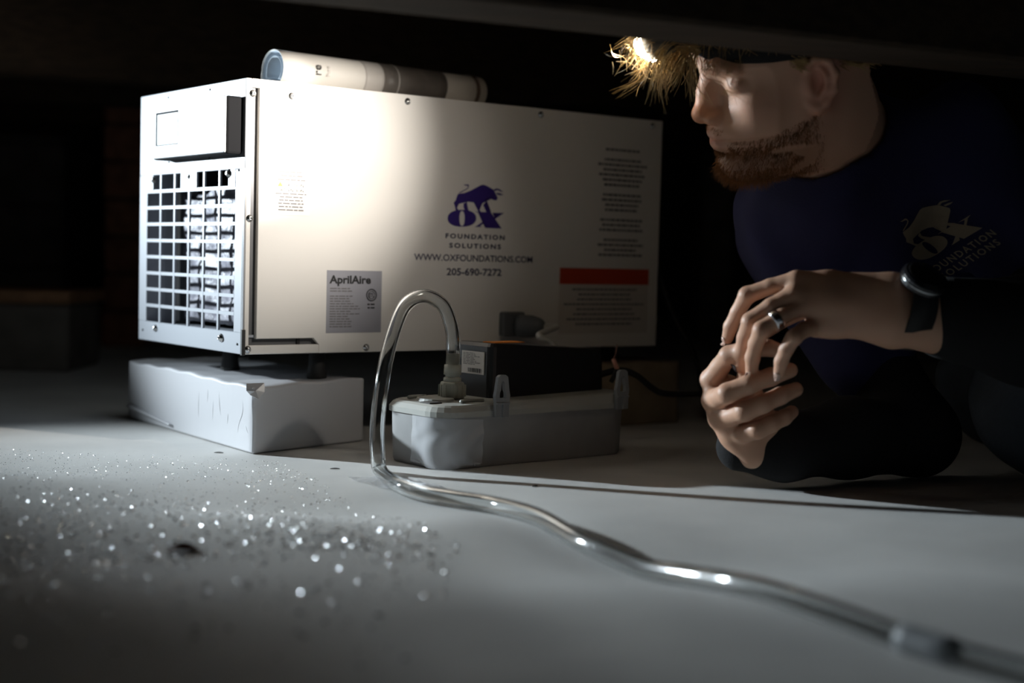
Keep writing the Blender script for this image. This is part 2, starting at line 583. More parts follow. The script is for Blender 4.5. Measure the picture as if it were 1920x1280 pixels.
def filter_mesh():
    n, m = 34, 60
    w0, w1 = 0.006, wl - 0.030
    v0, v1 = vb + 0.004, vt - rowh * 0.75
    vs, fs = [], []
    for j in range(m + 1):
        for i in range(n + 1):
            s, t = i / n, j / m
            w = w0 + (w1 - w0) * s
            v = v0 + (v1 - v0) * t
            if t > 0.93:      # torn, sagging top edge
                v -= 0.012 * (0.5 + 0.5 * math.sin(s * 9)) * (t - 0.93) / 0.07
            d = -0.046 + 0.0010 * math.sin(v * 160 + 2.2 * math.sin(w * 60)) + 0.0022 * math.sin(w * 60 + 2 * math.sin(v * 22))
            d += rng.normal(0, 0.00035)
            vs.append(FF.p(w + 0.0015 * math.sin(v * 60), v, d))
    for j in range(m):
        for i in range(n):
            a = j * (n + 1) + i
            fs.append((a, a + n + 1, a + n + 2, a + 1))
    me = pymesh('filter', vs, fs)
    return me


flt = obj('filter', filter_mesh(), 'filter_mesh', DH, smooth=True)
sm = flt.modifiers.new('thickness', 'SOLIDIFY')
sm.thickness = 0.006
sm.offset = 1

# control housing
PRO = 0.024
cw0, cv0 = F(420, 286, PRO)
cw1, cv1 = F(284, 200, PRO)[0], F(420, 178, PRO)[1]
obj('control_housing', box_bm(FF, (cw0 - 0.001, cv0 - 0.001, 0.0), (cw1, cv1, PRO - 0.0025), 0.003, 2), 'housing_black', DH)
ctl = obj('control_cover', box_bm(FF, (cw0 + 0.0005, cv0 + 0.0005, PRO - 0.003), (cw1, cv1, PRO), 0.0012, 2), 'white_plastic', DH)
ctl['label'] = 'white control cover with small display'
d0, d1 = F(333, 268, PRO), F(296, 216, PRO)
bez = obj('display_frame', box_bm(FF, (d0[0] - 0.0015, d0[1] - 0.0015, PRO - 0.004), (d1[0] + 0.0060, d1[1] + 0.0030, PRO + 0.0003)), 'housing_black', ctl)
obj('display', box_bm(FF, (d0[0], d0[1], PRO - 0.003), (d1[0], d1[1], PRO + 0.0004)), 'lcd', ctl)


def screw_bm(fr, u, v, r, off=0.0):
    c = fr.p(u, v, off)
    bm = lathe_bm(c, fr.z, [(r * 1.35, 0), (r * 1.35, r * 0.25), (r * 0.9, r * 0.3), (r * 0.9, r * 0.8), (r * 0.6, r * 1.05), (r * 0.35, r * 1.05), (r * 0.3, r * 0.7)], 12)
    return bm


for px, py in ((474, 175), (468, 409), (464, 655), (547, 180), (764, 190), (1014, 215), (1223, 236), (686, 651)):
    u, v = S(px, py)
    obj('screw', screw_bm(FS, max(u, 0.0042), max(v, 0.005), 0.0033), 'screw_metal', DH, True)
for px, py, r in ((430, 325, 0.0042), (289, 337, 0.0038), (355, 331, 0.0026), (292, 615, 0.0036), (415, 633, 0.0040)):
    u, v = F(px, py)
    obj('screw', screw_bm(FF, u, v, r), 'screw_metal', DH, True)
for px, py in ((316, 183), (394, 168), (317, 304), (393, 296), (268, 618), (445, 645), (448, 319)):
    u, v = F(px, py)
    obj('rivet', lathe_bm(FF.p(u, max(v, 0.004), 0), FF.z, [(0.0016, 0), (0.0014, 0.0010), (0.0006, 0.0012)], 8), 'screw_dark', DH, True)
obj('corner_guard', box_bm(FB, (-0.0012, -0.0012, -0.001), (0.0035, 0.0035, 0.030), 0.0004, 1), 'screw_dark', DH)
# feet
for a, c in ((0.075, 0.185), (0.118, 0.028), (BL - 0.05, 0.05), (BL - 0.05, BD - 0.05)):
    h = C0.z - (0.081 if a < 0.3 else 0.092)
    obj('foot', lathe_bm(FB.p(a, c, -h), ZX, [(0.0125, 0), (0.0130, 0.003), (0.0105, h * 0.45), (0.0105, h)], 16), 'black_rubber', DH, True)


# ------- printing on flat faces
def plate(name, fr, u0, v0, u1, v1, off, th, material, parent):
    return obj(name, box_bm(fr, (u0, v0, off - th), (u1, v1, off)), material, parent)


def text_obj(name, body, fr, u0, v0, u1, v1, off, material, parent, bold=0.0, shear=0.0, spacing=1.0):
    cu = bpy.data.curves.new('txt', 'FONT')
    cu.body = body
    cu.offset = bold
    cu.shear = shear
    cu.space_character = spacing
    cu.resolution_u = 3
    t = bpy.data.objects.new('txt', cu)
    COL.objects.link(t)
    dg = bpy.context.evaluated_depsgraph_get()
    dg.update()
    me = bpy.data.meshes.new_from_object(t.evaluated_get(dg))
    bpy.data.objects.remove(t, do_unlink=True)
    bpy.data.curves.remove(cu)
    xs = [v.co.x for v in me.vertices]
    ys = [v.co.y for v in me.vertices]
    x0, x1, y0, y1 = min(xs), max(xs), min(ys), max(ys)
    for v in me.vertices:
        v.co = fr.p(u0 + (v.co.x - x0) / (x1 - x0) * (u1 - u0), v0 + (v.co.y - y0) / (y1 - y0) * (v1 - v0), off)
    return obj(name, me, material, parent)


def side_text(name, body, x0, y0, x1, y1, material, parent, **k):
    """text between the photo's left edge x0 (bottom y0, top y1) and right edge x1 on the long side"""
    u0, v0 = S(x0, y0)
    v1 = S(x0, y1)[1]
    u1 = S(x1, y1 + 0.06 * (x1 - x0))[0]
    off = k.pop('off', 0.0004)
    return text_obj(name, body, FS, u0, v0, u1, v1, off, material, parent, **k)


def print_lines(name, fr, u0, v0, u1, v1, rows, material, parent, off, fill=0.55, centred=False, seed=1, gaps=()):
    r = random.Random(seed)
    vs, fs = [], []
    H = (v1 - v0) / rows
    for i in range(rows):
        if i in gaps:
            continue
        top = v1 - H * i
        ln = (u1 - u0) * r.uniform(0.62, 1.0)
        a = u0 + ((u1 - u0) - ln) / 2 if centred else u0
        end = a + ln
        x = a
        while x < end - 0.0015:
            w = min(r.uniform(0.003, 0.010), end - x)
            k = len(vs)
            for uu, vv in ((x, top - H * fill), (x + w, top - H * fill), (x + w, top), (x, top)):
                vs.append(fr.p(uu, vv, off))
            fs.append((k, k + 1, k + 2, k + 3))
            x += w + 0.0012
    return obj(name, pymesh(name, vs, fs), material, parent)


def poly_print(name, polys, mapf, material, parent):
    """flat printed shapes; each poly is a list of points or (outer, inner) rings"""
    bm = bmesh.new()
    for p in polys:
        if isinstance(p, tuple):
            o_, i_ = p
            ov = [bm.verts.new(mapf(*q)) for q in o_]
            iv = [bm.verts.new(mapf(*q)) for q in i_]
            n = len(ov)
            for k in range(n):
                bm.faces.new((ov[k], ov[(k + 1) % n], iv[(k + 1) % n], iv[k]))
        else:
            f = bm.faces.new([bm.verts.new(mapf(*q)) for q in p])
    bmesh.ops.triangulate(bm, faces=bm.faces[:])
    return obj(name, bm, material, parent)


OX = [
    [(690, 250), (760, 243), (830, 215), (900, 178), (940, 157), (968, 152), (1005, 166), (1045, 188), (1078, 208), (1092, 235), (1112, 275), (1122, 298), (1108, 322), (1080, 320),
     (1050, 304), (1022, 308), (1000, 285), (985, 320), (955, 355), (925, 385), (920, 420), (945, 460), (915, 450), (900, 400), (895, 365), (860, 345), (810, 335), (760, 345),
     (700, 360), (672, 375), (675, 400), (695, 432), (665, 432), (655, 390), (642, 350), (665, 320), (675, 285)],
    [(750, 358), (785, 340), (772, 380), (800, 425), (815, 442), (770, 442), (750, 400)],
    [(1003, 325), (988, 370), (1000, 400), (1030, 430), (1050, 450), (1000, 455), (978, 405), (962, 375)],
    [(1078, 205), (1110, 192), (1145, 203), (1185, 234), (1148, 222), (1115, 210), (1092, 222)],
    [(1108, 240), (1150, 247), (1186, 262), (1150, 268), (1112, 258)],
]
def stroke(pts, w):
    out = []
    for (x0, y0), (x1, y1) in zip(pts, pts[1:]):
        L_ = math.hypot(x1 - x0, y1 - y0)
        nx, ny = -(y1 - y0) / L_ * w / 2, (x1 - x0) / L_ * w / 2
        ex, ey = (x1 - x0) / L_ * w * 0.3, (y1 - y0) / L_ * w * 0.3
        out.append([(x0 + nx - ex, y0 + ny - ey), (x1 + nx + ex, y1 + ny + ey), (x1 - nx + ex, y1 - ny + ey), (x0 - nx - ex, y0 - ny - ey)])
    return out


OX += stroke([(705, 240), (745, 220), (778, 203), (798, 186), (803, 168)], 9) + [[(806, 172), (800, 158), (785, 163), (766, 162), (750, 148), (775, 151), (800, 148), (810, 162)]]
ell = lambda cx, cy, rx, ry, n=40: [(cx + rx * math.copysign(abs(math.cos(2 * math.pi * i / n)) ** 0.9, math.cos(2 * math.pi * i / n)), cy + ry * math.copysign(abs(math.sin(2 * math.pi * i / n)) ** 0.9, math.sin(2 * math.pi * i / n))) for i in range(n)]
OX_LETTERS = [
    (ell(732, 518, 156, 92), ell(733, 520, 29, 82)),
    [(905, 449), (1046, 452), (1165, 630), (985, 623), (1008, 606)],
    [(1065, 458), (1192, 460), (1152, 474), (1092, 527), (1080, 512), (1122, 472)],
    [(972, 546), (984, 562), (928, 604), (952, 613), (868, 612), (895, 600)],
    [(868, 446), (925, 446), (915, 458)],
]


def ox_map(x, y):
    u, v = S(740 + x / 5.8167, 320 + y / 5.8167)
    return FS.p(u, v, 0.0004)


lg = poly_print('ox_emblem', OX, ox_map, 'print_purple', DH)
lg['label'] = 'purple printed ox emblem'
poly_print('ox_letters', OX_LETTERS, ox_map, 'print_purple', DH)
side_text('foundation_lettering', 'FOUNDATION', 835, 446.4, 946, 437, 'print_navy', DH, bold=0.035, spacing=1.35)
side_text('solutions_lettering', 'SOLUTIONS', 842, 464.4, 939, 455, 'print_navy', DH, bold=0.035, spacing=1.35)
side_text('web_lettering', 'WWW.OXFOUNDATIONS.COM', 776, 487.6, 998, 475, 'print_navy', DH, bold=0.012)
side_text('phone_lettering', '205-690-7272', 837, 516, 940, 502, 'print_navy', DH, bold=0.02)

# filter access sticker
u0, v0 = S(509, 402)
u1, v1 = S(582, 300)
st = plate('caution_sticker', FS, u0, v0, u1, v1, 0.0004, 0.0004, 'sticker_white', DH)
side_text('sticker_heading', 'FILTER ACCESS', 517, 309, 577, 302, 'print_grey', st, off=0.0008)
side_text('sticker_heading', 'ACCES AU FILTRE', 511, 317, 580, 312, 'print_grey', st, off=0.0008)
uu0, vv0 = S(514, 341)
uu1, vv1 = S(579, 323)
print_lines('small_print', FS, uu0, vv0, uu1, vv1, 3, 'print_grey', st, 0.0008, 0.45, True, 3)
side_text('caution_word', 'CAUTION', 533, 350, 569, 343, 'print_black', st, off=0.0008)
side_text('attention_word', 'ATTENTION', 525, 359, 569, 352.5, 'print_black', st, off=0.0008)
tri = [S(520, 349), S(530, 349), S(525, 340)]
obj('warning_triangle', pymesh('tri', [FS.p(a, c, 0.0008) for a, c in tri], [(0, 1, 2)]), 'print_orange', st)
uu0, vv0 = S(511, 397)
uu1, vv1 = S(579, 364)
print_lines('small_print', FS, uu0, vv0, uu1, vv1, 6, 'print_grey', st, 0.0008, 0.42, True, 5)

# rating plate
u0, v0 = S(611, 624)
u1, v1 = S(716, 508)
rp = plate('rating_plate', FS, u0, v0, u1, v1, 0.0004, 0.0004, 'sticker_silver', DH)
side_text('brand_lettering', 'AprilAire', 617, 536, 695, 515.6, 'print_black', rp, off=0.0008, bold=0.03)
uu0, vv0 = S(617, 616)
uu1, vv1 = S(676, 540)
print_lines('small_print', FS, uu0, vv0, uu1, vv1, 16, 'print_grey', rp, 0.0008, 0.4, False, 8, gaps=(2,))
cu_, cv_ = S(696, 553)
cu2 = S(706, 553)[0] - cu_
ringpts = lambda r, n=28: [(cu_ + r * math.cos(2 * math.pi * i / n), cv_ + r * math.sin(2 * math.pi * i / n)) for i in range(n)]
poly_print('approval_mark', [(ringpts(cu2), ringpts(cu2 * 0.82)), (ringpts(cu2 * 0.66), ringpts(cu2 * 0.55))], lambda a, c: FS.p(a, c, 0.0008), 'print_black', rp)
text_obj('approval_letters', 'ETL', FS, cu_ - cu2 * 0.45, cv_ - cu2 * 0.32, cu_ + cu2 * 0.45, cv_ + cu2 * 0.32, 0.0009, 'print_black', rp, bold=0.02)
uu0, vv0 = S(685, 582)
uu1, vv1 = S(706, 569)
print_lines('small_print', FS, uu0, vv0, uu1, vv1, 2, 'print_black', rp, 0.0008, 0.4, True, 4)

# wording printed straight on the panel at the dark end, and the red-headed label below it
u0, v0 = S(1114, 484)
u1, v1 = S(1216, 284)
print_lines('installation_print', FS, u0, v0, u1, v1, 22, 'print_grey', DH, 0.0004, 0.5, True, 21, gaps=(1, 8, 13, 17))
u0, v0 = S(1046, 626)
u1, v1 = S(1216, 505)
wl_ = plate('warning_label', FS, u0, v0, u1, v1, 0.0004, 0.0004, 'sticker_pale', DH)
vm = S(1046, 532)[1]
plate('red_band', FS, u0, vm, u1, v1, 0.0008, 0.0003, 'print_red', wl_)
print_lines('small_print', FS, u0 + 0.008, v0 + 0.008, u1 - 0.008, vm - 0.006, 8, 'print_grey', wl_, 0.0008, 0.4, True, 12)

# cord connector on the long side
u0, v0 = S(934, 630)
u1, v1 = S(976, 584)
obj('cord_inlet', box_bm(FS, (u0, v0, 0), (u1, v1, 0.012), 0.003, 2), 'plug_grey', DH)
uc, vc = S(962, 610)
pl = obj('cord_plug', lathe_bm(FS.p(uc, vc, 0.010), (FS.z * 0.8 + FS.x * 0.55).normalized(), [(0.014, 0), (0.0155, 0.006), (0.015, 0.022), (0.011, 0.034), (0.007, 0.038)], 16), 'plug_grey', DH, True)

# power cord hanging from the back end and running along the floor
p0 = FB.p(BL - 0.002, 0.05, 0.16)
path = spline([p0, p0 + AX * 0.03 + Vector((0, 0, -0.02)), at(1262, 590, 2.17), at(1290, 640, 2.15), at(1312, 700, 2.10), on_floor(1330, 772, 0.005), on_floor(1420, 790, 0.005), on_floor(1700, 780, 0.005)], 8)
tag(obj('power_cord', tube_bm(path, 0.0045, 8), 'black_rubber', None, True), 'black power cord hanging off the dark end of the dehumidifier', 'cord')


# ------------------------------------------------------------------ supports
def taped_block(name, p_near, p_left, p_right, h, material, label, seed):
    """foam block wrapped in white tape; three floor corners, the fourth follows"""
    r = random.Random(seed)
    n, l, rt = Vector(p_near), Vector(p_left), Vector(p_right)
    x = (rt - n)
    y = (l - n)
    lx, ly = x.length, y.length
    t = thing(name, label, 'block', (n + l + rt + (l + rt - n)) / 4 * 1.0)
    fr = Frame(n, x.normalized(), y.normalized(), ZX)
    bm = bmesh.new()
    box_bm(fr, (0, 0, 0.0005), (lx, ly, h), bm=bm)
    bmesh.ops.subdivide_edges(bm, edges=bm.edges[:], cuts=26, use_grid_fill=True)
    cen = fr.p(lx / 2, ly / 2, h / 2)
    for v in bm.verts:
        q = v.co - fr.o
        a, b_, c = q.dot(fr.x), q.dot(fr.y), q.z
        top = max(0.0, (c - h * 0.8) / (h * 0.2))
        # rounded wrap at vertical corners and ragged upper edge
        v.co.z += top * 0.0010 * (math.sin(a * 70 + seed) + math.sin(b_ * 85 + 1.3 * seed)) * (1 if c > h * 0.95 else 0.3)
        if c < h * 0.98 and c > 0.002:
            wob = 0.0011 * math.sin(b_ * 120 + 2.0 * math.sin(c * 60)) * math.sin(c / h * math.pi)
            if a < 0.001:
                v.co += fr.x * (wob - 0.0006 * abs(math.sin(b_ * 55 + c * 20)) ** 6)
            if b_ < 0.001:
                v.co += fr.y * (0.0008 * math.sin(a * 30 + c * 40) * math.sin(c / h * math.pi))
    obj('wrapped_core', bm, material, t, True)
    return t, fr, lx, ly


nb = on_floor(473, 852)
lb = on_floor(240, 783)
rb_ = on_floor(681, 827)
blk, bfr, blx, bly = taped_block('support_block', nb, lb, rb_, 0.081, 'tape_wrap', 'white taped block under the grille end of the dehumidifier', 3)
for p in blk.children:
    md = p.modifiers.new('edges', 'BEVEL')
    md.width = 0.003
    md.segments = 2
    md.limit_method = 'ANGLE'


def wrinkle(fr, face, pts, w, hgt, material, parent):
    """a raised crease of tape along pts given on one side of the block"""
    P = [(fr.p(0.0006, a, c) if face == 'left' else fr.p(a, 0.0006, c)) for a, c in pts]
    obj('tape_crease', tube_bm(spline(P, 4), lambda t: w * (0.25 + math.sin(t * math.pi)), 6), material, parent, True)


for pts in ([(0.035, 0.078), (0.028, 0.05), (0.040, 0.030), (0.043, 0.008)], [(0.10, 0.075), (0.096, 0.048), (0.090, 0.03)], [(0.132, 0.070), (0.134, 0.045)],
            [(0.07, 0.045), (0.073, 0.025)], [(0.115, 0.06), (0.118, 0.02)], [(0.16, 0.074), (0.162, 0.04), (0.159, 0.02)], [(0.022, 0.035), (0.012, 0.022)]):
    wrinkle(bfr, 'left', pts, 0.0009, 0, 'tape_wrap', blk)
# torn flap of tape at the near upper corner
bm = bmesh.new()
fl = [(-0.004, 0.012, 0.083), (0.016, -0.002, 0.084), (0.014, -0.006, 0.074), (0.004, -0.006, 0.066), (-0.005, 0.0, 0.071), (-0.006, 0.008, 0.075)]
cv = bm.verts.new(bfr.p(0.003, -0.002, 0.0755))
ring = [bm.verts.new(bfr.p(*q)) for q in fl]
for i in range(6):
    bm.faces.new((cv, ring[i], ring[(i + 1) % 6]))
o = obj('tape_flap', bm, 'tape_wrap', blk)
o.modifiers.new('thickness', 'SOLIDIFY').thickness = 0.0008
# peeled strip along the foot of the left side
P = [bfr.p(-0.002, bly * f, 0.006 + 0.012 * s) for f, s in ((0.98, 1.0), (0.85, 0.7), (0.72, 0.4), (0.6, 0.1))]
obj('tape_strip', tube_bm(spline(P, 4), lambda t: 0.004 * (1 - 0.6 * t), 6), 'tape_wrap', blk, True)

# second support under the dark end
n2 = FB.p(BL - 0.16, -0.01, -C0.z)
tb, f2, _, _ = taped_block('support_block', n2, n2 + BX * 0.30, n2 + AX * 0.20, 0.0915, 'cardboard_brown', 'brownish block under the dark end of the dehumidifier, behind the pump', 5)

# ------------------------------------------------------------------ rolled leaflet on top
PR = Frame(FB.p(0.0, 0.105, BH), AX, BX, ZX)
r0 = on_plane(512, 130, Frame(FB.p(0, 0.08, 0), AX, ZX, -BX))[0]
roll = thing('rolled_leaflet', 'rolled white printed leaflet lying on top of the dehumidifier', 'leaflet', FB.p(0.2, 0.09, BH))
fr_roll = Frame(FB.p(0, 0.085, BH), AX, BX, ZX)
ua = on_plane(511, 140, Frame(fr_roll.o, AX, ZX, -BX))[0]
ub = on_plane(893, 165, Frame(fr_roll.o, AX, ZX, -BX))[0]


def leaflet_section(t0, t1, n, grow=0.0, taper=1.0):
    """teardrop spiral cross-section (b, z)"""
    out = []
    for i in range(n + 1):
        t = t0 + (t1 - t0) * i / n
        ang = -math.pi / 2 - 2 * math.pi * t
        r = 0.0245 * taper + grow
        y = r * 1.2 * math.cos(ang)
        z = 0.0252 * taper + r * math.sin(ang)
        # drawn-out bottom towards the back: the loose flap
        if math.sin(ang) < 0 and math.cos(ang) > 0:
            y *= 1.0 + 0.35 * -math.sin(ang)
        out.append((y, z))
    return out


def leaflet_sheet(name, u0, u1, material, grow, nseg=26, t0=0.0, t1=1.0, mat_in=None, parent=None):
    sec = leaflet_section(t0, t1, nseg, grow)
    vs, fs = [], []
    m = 6
    for j in range(m + 1):
        u = u0 + (u1 - u0) * j / m
        tp = 1.0 - 0.10 * (u - ua) / (ub - ua)
        for (y, z) in sec:
            vs.append(fr_roll.p(u, y * tp, z * tp))
    k = nseg + 1
    for j in range(m):
        for i in range(nseg):
            a = j * k + i
            fs.append((a, a + 1, a + k + 1, a + k))
    o = obj(name, pymesh(name, vs, fs), material, parent or roll, True)
    s = o.modifiers.new('thickness', 'SOLIDIFY')
    s.thickness = 0.0005
    s.offset = 0
    return o


uat = lambda px, py: on_plane(px, py, Frame(fr_roll.o, AX, ZX, -BX))[0]
sh = leaflet_sheet('paper_sheet', ua, ub, 'paper', 0.0, 40, 0.0, 1.0)
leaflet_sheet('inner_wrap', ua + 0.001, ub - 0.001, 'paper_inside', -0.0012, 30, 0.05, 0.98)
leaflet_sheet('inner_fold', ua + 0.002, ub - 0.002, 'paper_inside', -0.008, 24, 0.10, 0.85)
e0, e1, e2, e3, e4 = uat(665, 150), uat(700, 152), uat(728, 155), uat(818, 165), uat(876, 170)
leaflet_sheet('printed_panel', e0, e1, 'paper_pale', 0.0005, 26, 0.02, 0.98, parent=sh)
pg = leaflet_sheet('printed_panel', e1, e3, 'paper_grey', 0.0006, 26, 0.02, 0.98, parent=sh)
leaflet_sheet('printed_line', e2 - 0.0012, e2 + 0.0006, 'paper_pale', 0.0010, 26, 0.02, 0.98, parent=sh)
leaflet_sheet('rubber_band', e4 - 0.003, e4 + 0.003, 'rubber_band', 0.0012, 26, 0.0, 1.0)


def roll_text(name, body, px, frac, size, material):
    """lettering that runs around the roll"""
    cu = bpy.data.curves.new('txt', 'FONT')
    cu.body = body
    cu.resolution_u = 3
    t = bpy.data.objects.new('txt', cu)
    COL.objects.link(t)
    dg = bpy.context.evaluated_depsgraph_get()
    dg.update()
    me = bpy.data.meshes.new_from_object(t.evaluated_get(dg))
    bpy.data.objects.remove(t, do_unlink=True)
    uc_ = uat(px, 145)
    for v in me.vertices:
        u = uc_ - v.co.y * size * -1.0
        ang = frac + v.co.x * size / 0.0245
        v.co = fr_roll.p(uc_ + (1 - v.co.y) * size, -0.0258 * 1.2 * math.cos(ang), 0.0252 + 0.0258 * math.sin(ang))
    return obj(name, me, material, sh)


roll_text('printed_lettering', 're', 560, -0.25, 0.016, 'print_black')
roll_text('printed_lettering', 'Pure', 588, -0.25, 0.007, 'paper_pale')

# ------------------------------------------------------------------ condensate pump
PY = math.radians(40)
PA, PB = Vector((math.cos(PY), math.sin(PY), 0)), Vector((-math.sin(PY), math.cos(PY), 0))
P0 = Vector((-0.075, 1.60, 0))
FP = Frame(P0, PA, PB, ZX)
PL, PW = 0.295, 0.118
pump = thing('condensate_pump', 'grey condensate pump with black motor cover in front of the dehumidifier', 'pump', FP.p(PL / 2, PW / 2, 0))


def rrect(x0, y0, x1, y1, r, n=6):
    out = []
    for cx, cy, a0 in ((x1 - r, y0 + r, -90), (x1 - r, y1 - r, 0), (x0 + r, y1 - r, 90), (x0 + r, y0 + r, 180)):
        for i in range(n + 1):
            a = math.radians(a0 + 90 * i / n)
            out.append((cx + r * math.cos(a), cy + r * math.sin(a)))
    return out


def loft_bm(fr, rings):
    """rings: list of (polygon, z)"""
    bm = bmesh.new()
    R = [[bm.verts.new(fr.p(x, y, z(x, y) if callable(z) else z)) for x, y in poly] for poly, z in rings]
    n = len(R[0])
    for a, c in zip(R, R[1:]):
        for i in range(n):
            bm.faces.new((a[i], a[(i + 1) % n], c[(i + 1) % n], c[i]))
    bm.faces.new(R[0][::-1])
    bm.faces.new(R[-1])
    bmesh.ops.recalc_face_normals(bm, faces=bm.faces[:])
    return bm


tank_h = 0.062
obj('tank', loft_bm(FP, [(rrect(0.004, 0.004, PL - 0.004, PW - 0.004, 0.026), 0.0005), (rrect(0.002, 0.002, PL - 0.002, PW - 0.002, 0.028), 0.004),
                         (rrect(0, 0, PL, PW, 0.030), tank_h)]), 'tank_grey', pump, True)
for c in pump.children:
    md = c.modifiers.new('split', 'EDGE_SPLIT')
lidz = lambda x, y: 0.072 + 0.006 * math.sin(max(0, min(1, (x - 0.05) / 0.2)) * math.pi * 0.62)
obj('lid', loft_bm(FP, [(rrect(-0.003, -0.003, PL + 0.003, PW + 0.003, 0.032), tank_h - 0.003), (rrect(-0.003, -0.003, PL + 0.003, PW + 0.003, 0.032), tank_h + 0.003),
                        (rrect(0.001, 0.001, PL - 0.001, PW - 0.001, 0.029), lambda x, y: lidz(x, y) - 0.002), (rrect(0.005, 0.005, PL - 0.005, PW - 0.005, 0.026), lidz)]), 'lid_grey', pump)
obj('lid_port', box_bm(FP, (0.006, 0.032, 0.066), (0.024, 0.052, 0.0735), 0.001, 1), 'scrap_dark', pump)
obj('lid_rim', loft_bm(FP, [([(0.036 + 0.022 * math.cos(2 * math.pi * i / 28), 0.062 + 0.026 * math.sin(2 * math.pi * i / 28)) for i in range(28)], 0.071),
                            ([(0.036 + 0.020 * math.cos(2 * math.pi * i / 28), 0.062 + 0.024 * math.sin(2 * math.pi * i / 28)) for i in range(28)], 0.0755)]), 'lid_grey', pump)
for u, v, L_ in ((0.030, 0.088, 0.026), (0.058, 0.020, 0.034)):
    obj('lid_ridge', tube_bm([FP.p(u + L_ * (t - 0.5), v + 0.006 * math.sin(t * 3), 0.0745) for t in (0, 0.25, 0.5, 0.75, 1)], 0.0022, 6), 'lid_grey', pump, True)
# motor cover
c0, c1 = (0.100, 0.040), (0.286, 0.112)
cz = 0.072
cov = obj('motor_cover', loft_bm(FP, [(rrect(c0[0], c0[1], c1[0], c1[1], 0.008, 3), cz), (rrect(c0[0] + 0.001, c0[1] + 0.001, c1[0] - 0.001, c1[1] - 0.001, 0.008, 3), lambda x, y: 0.134 if x < 0.21 else 0.134 - (x - 0.21) * 0.16),
                                      (rrect(c0[0] + 0.005, c0[1] + 0.005, c1[0] - 0.006, c1[1] - 0.005, 0.006, 3), lambda x, y: 0.138 if x < 0.21 else 0.138 - (x - 0.21) * 0.16)]), 'black_plastic', pump)
FPL = Frame(FP.p(c0[0], c0[1], 0), PB, ZX, -PA)


def PLq(px, py):
    return on_plane(px, py, FPL, 0.001)


u0, v0 = PLq(906, 703)
u1, v1 = PLq(866, 656)
u0 = max(u0, 0.002)
lb_ = plate('pump_label', FPL, u0, v0, min(u1, 0.068), v1, 0.0008, 0.0012, 'sticker_white', cov)
flip = Frame(FPL.p(u1, 0, 0), -PB, ZX, -PA)
wlab = u1 - u0
print_lines('small_print', flip, 0.003, v0 + 0.010, wlab - 0.003, v1 - 0.002, 8, 'print_grey', lb_, 0.0011, 0.4, False, 31)
vs, fs = [], []
x = wlab * 0.30
rr = random.Random(2)
while x < wlab - 0.004:
    w = rr.choice((0.0006, 0.0012, 0.0018))
    k = len(vs)
    vs += [flip.p(x, v0 + 0.002, 0.0011), flip.p(x + w, v0 + 0.002, 0.0011), flip.p(x + w, v0 + 0.007, 0.0011), flip.p(x, v0 + 0.007, 0.0011)]
    fs.append((k, k + 1, k + 2, k + 3))
    x += w + 0.0009
obj('bar_code', pymesh('bars', vs, fs), 'print_black', lb_)
obj('warning_sticker', box_bm(FP, (0.118, 0.056, 0.1375), (0.165, 0.078, 0.1386)), 'print_orange', cov)
# screw tabs (hanging ears) on the near lip
for u in (0.079, 0.270):
    fr = Frame(FP.p(u, -0.004, 0.058), PA, ZX, -PB)
    hh = 0.048
    ow = 0.0095
    outer = [(-ow, 0), (ow, 0), (ow, hh * 0.35), (ow * 1.15, hh * 0.5), (ow, hh * 0.62), (ow * 0.75, hh * 0.95), (ow * 0.4, hh), (-ow * 0.4, hh), (-ow * 0.75, hh * 0.95), (-ow, hh * 0.62), (-ow * 1.15, hh * 0.5), (-ow, hh * 0.35)]
    inner = [(-0.0045, hh * 0.44), (0.0045, hh * 0.44), (0.0048, hh * 0.50), (0.0045, hh * 0.58), (0.0030, hh * 0.64), (0.0022, hh * 0.80), (0.0012, hh * 0.85), (-0.0012, hh * 0.85), (-0.0022, hh * 0.80), (-0.0030, hh * 0.64), (-0.0045, hh * 0.58), (-0.0048, hh * 0.50)]
    bm = bmesh.new()
    O = [[bm.verts.new(fr.p(x, y, z)) for x, y in outer] for z in (0, 0.005)]
    I = [[bm.verts.new(fr.p(x, y, z)) for x, y in inner] for z in (0, 0.005)]
    n = 12
    for i in range(n):
        j = (i + 1) % n
        bm.faces.new((O[1][i], O[1][j], I[1][j], I[1][i]))
        bm.faces.new((O[0][j], O[0][i], I[0][i], I[0][j]))
        bm.faces.new((O[0][i], O[0][j], O[1][j], O[1][i]))
        bm.faces.new((I[0][j], I[0][i], I[1][i], I[1][j]))
    bmesh.ops.recalc_face_normals(bm, faces=bm.faces[:])
    tb_ = obj('hanging_tab', bm, 'tab_grey', pump)
    obj('tab_rib', box_bm(fr, (-0.0012, 0, 0.005), (0.0012, hh * 0.34, 0.0075)), 'tab_grey', tb_)
    obj('tab_rib', box_bm(fr, (-ow, hh * 0.30, 0.005), (ow, hh * 0.34, 0.0070)), 'tab_grey', tb_)
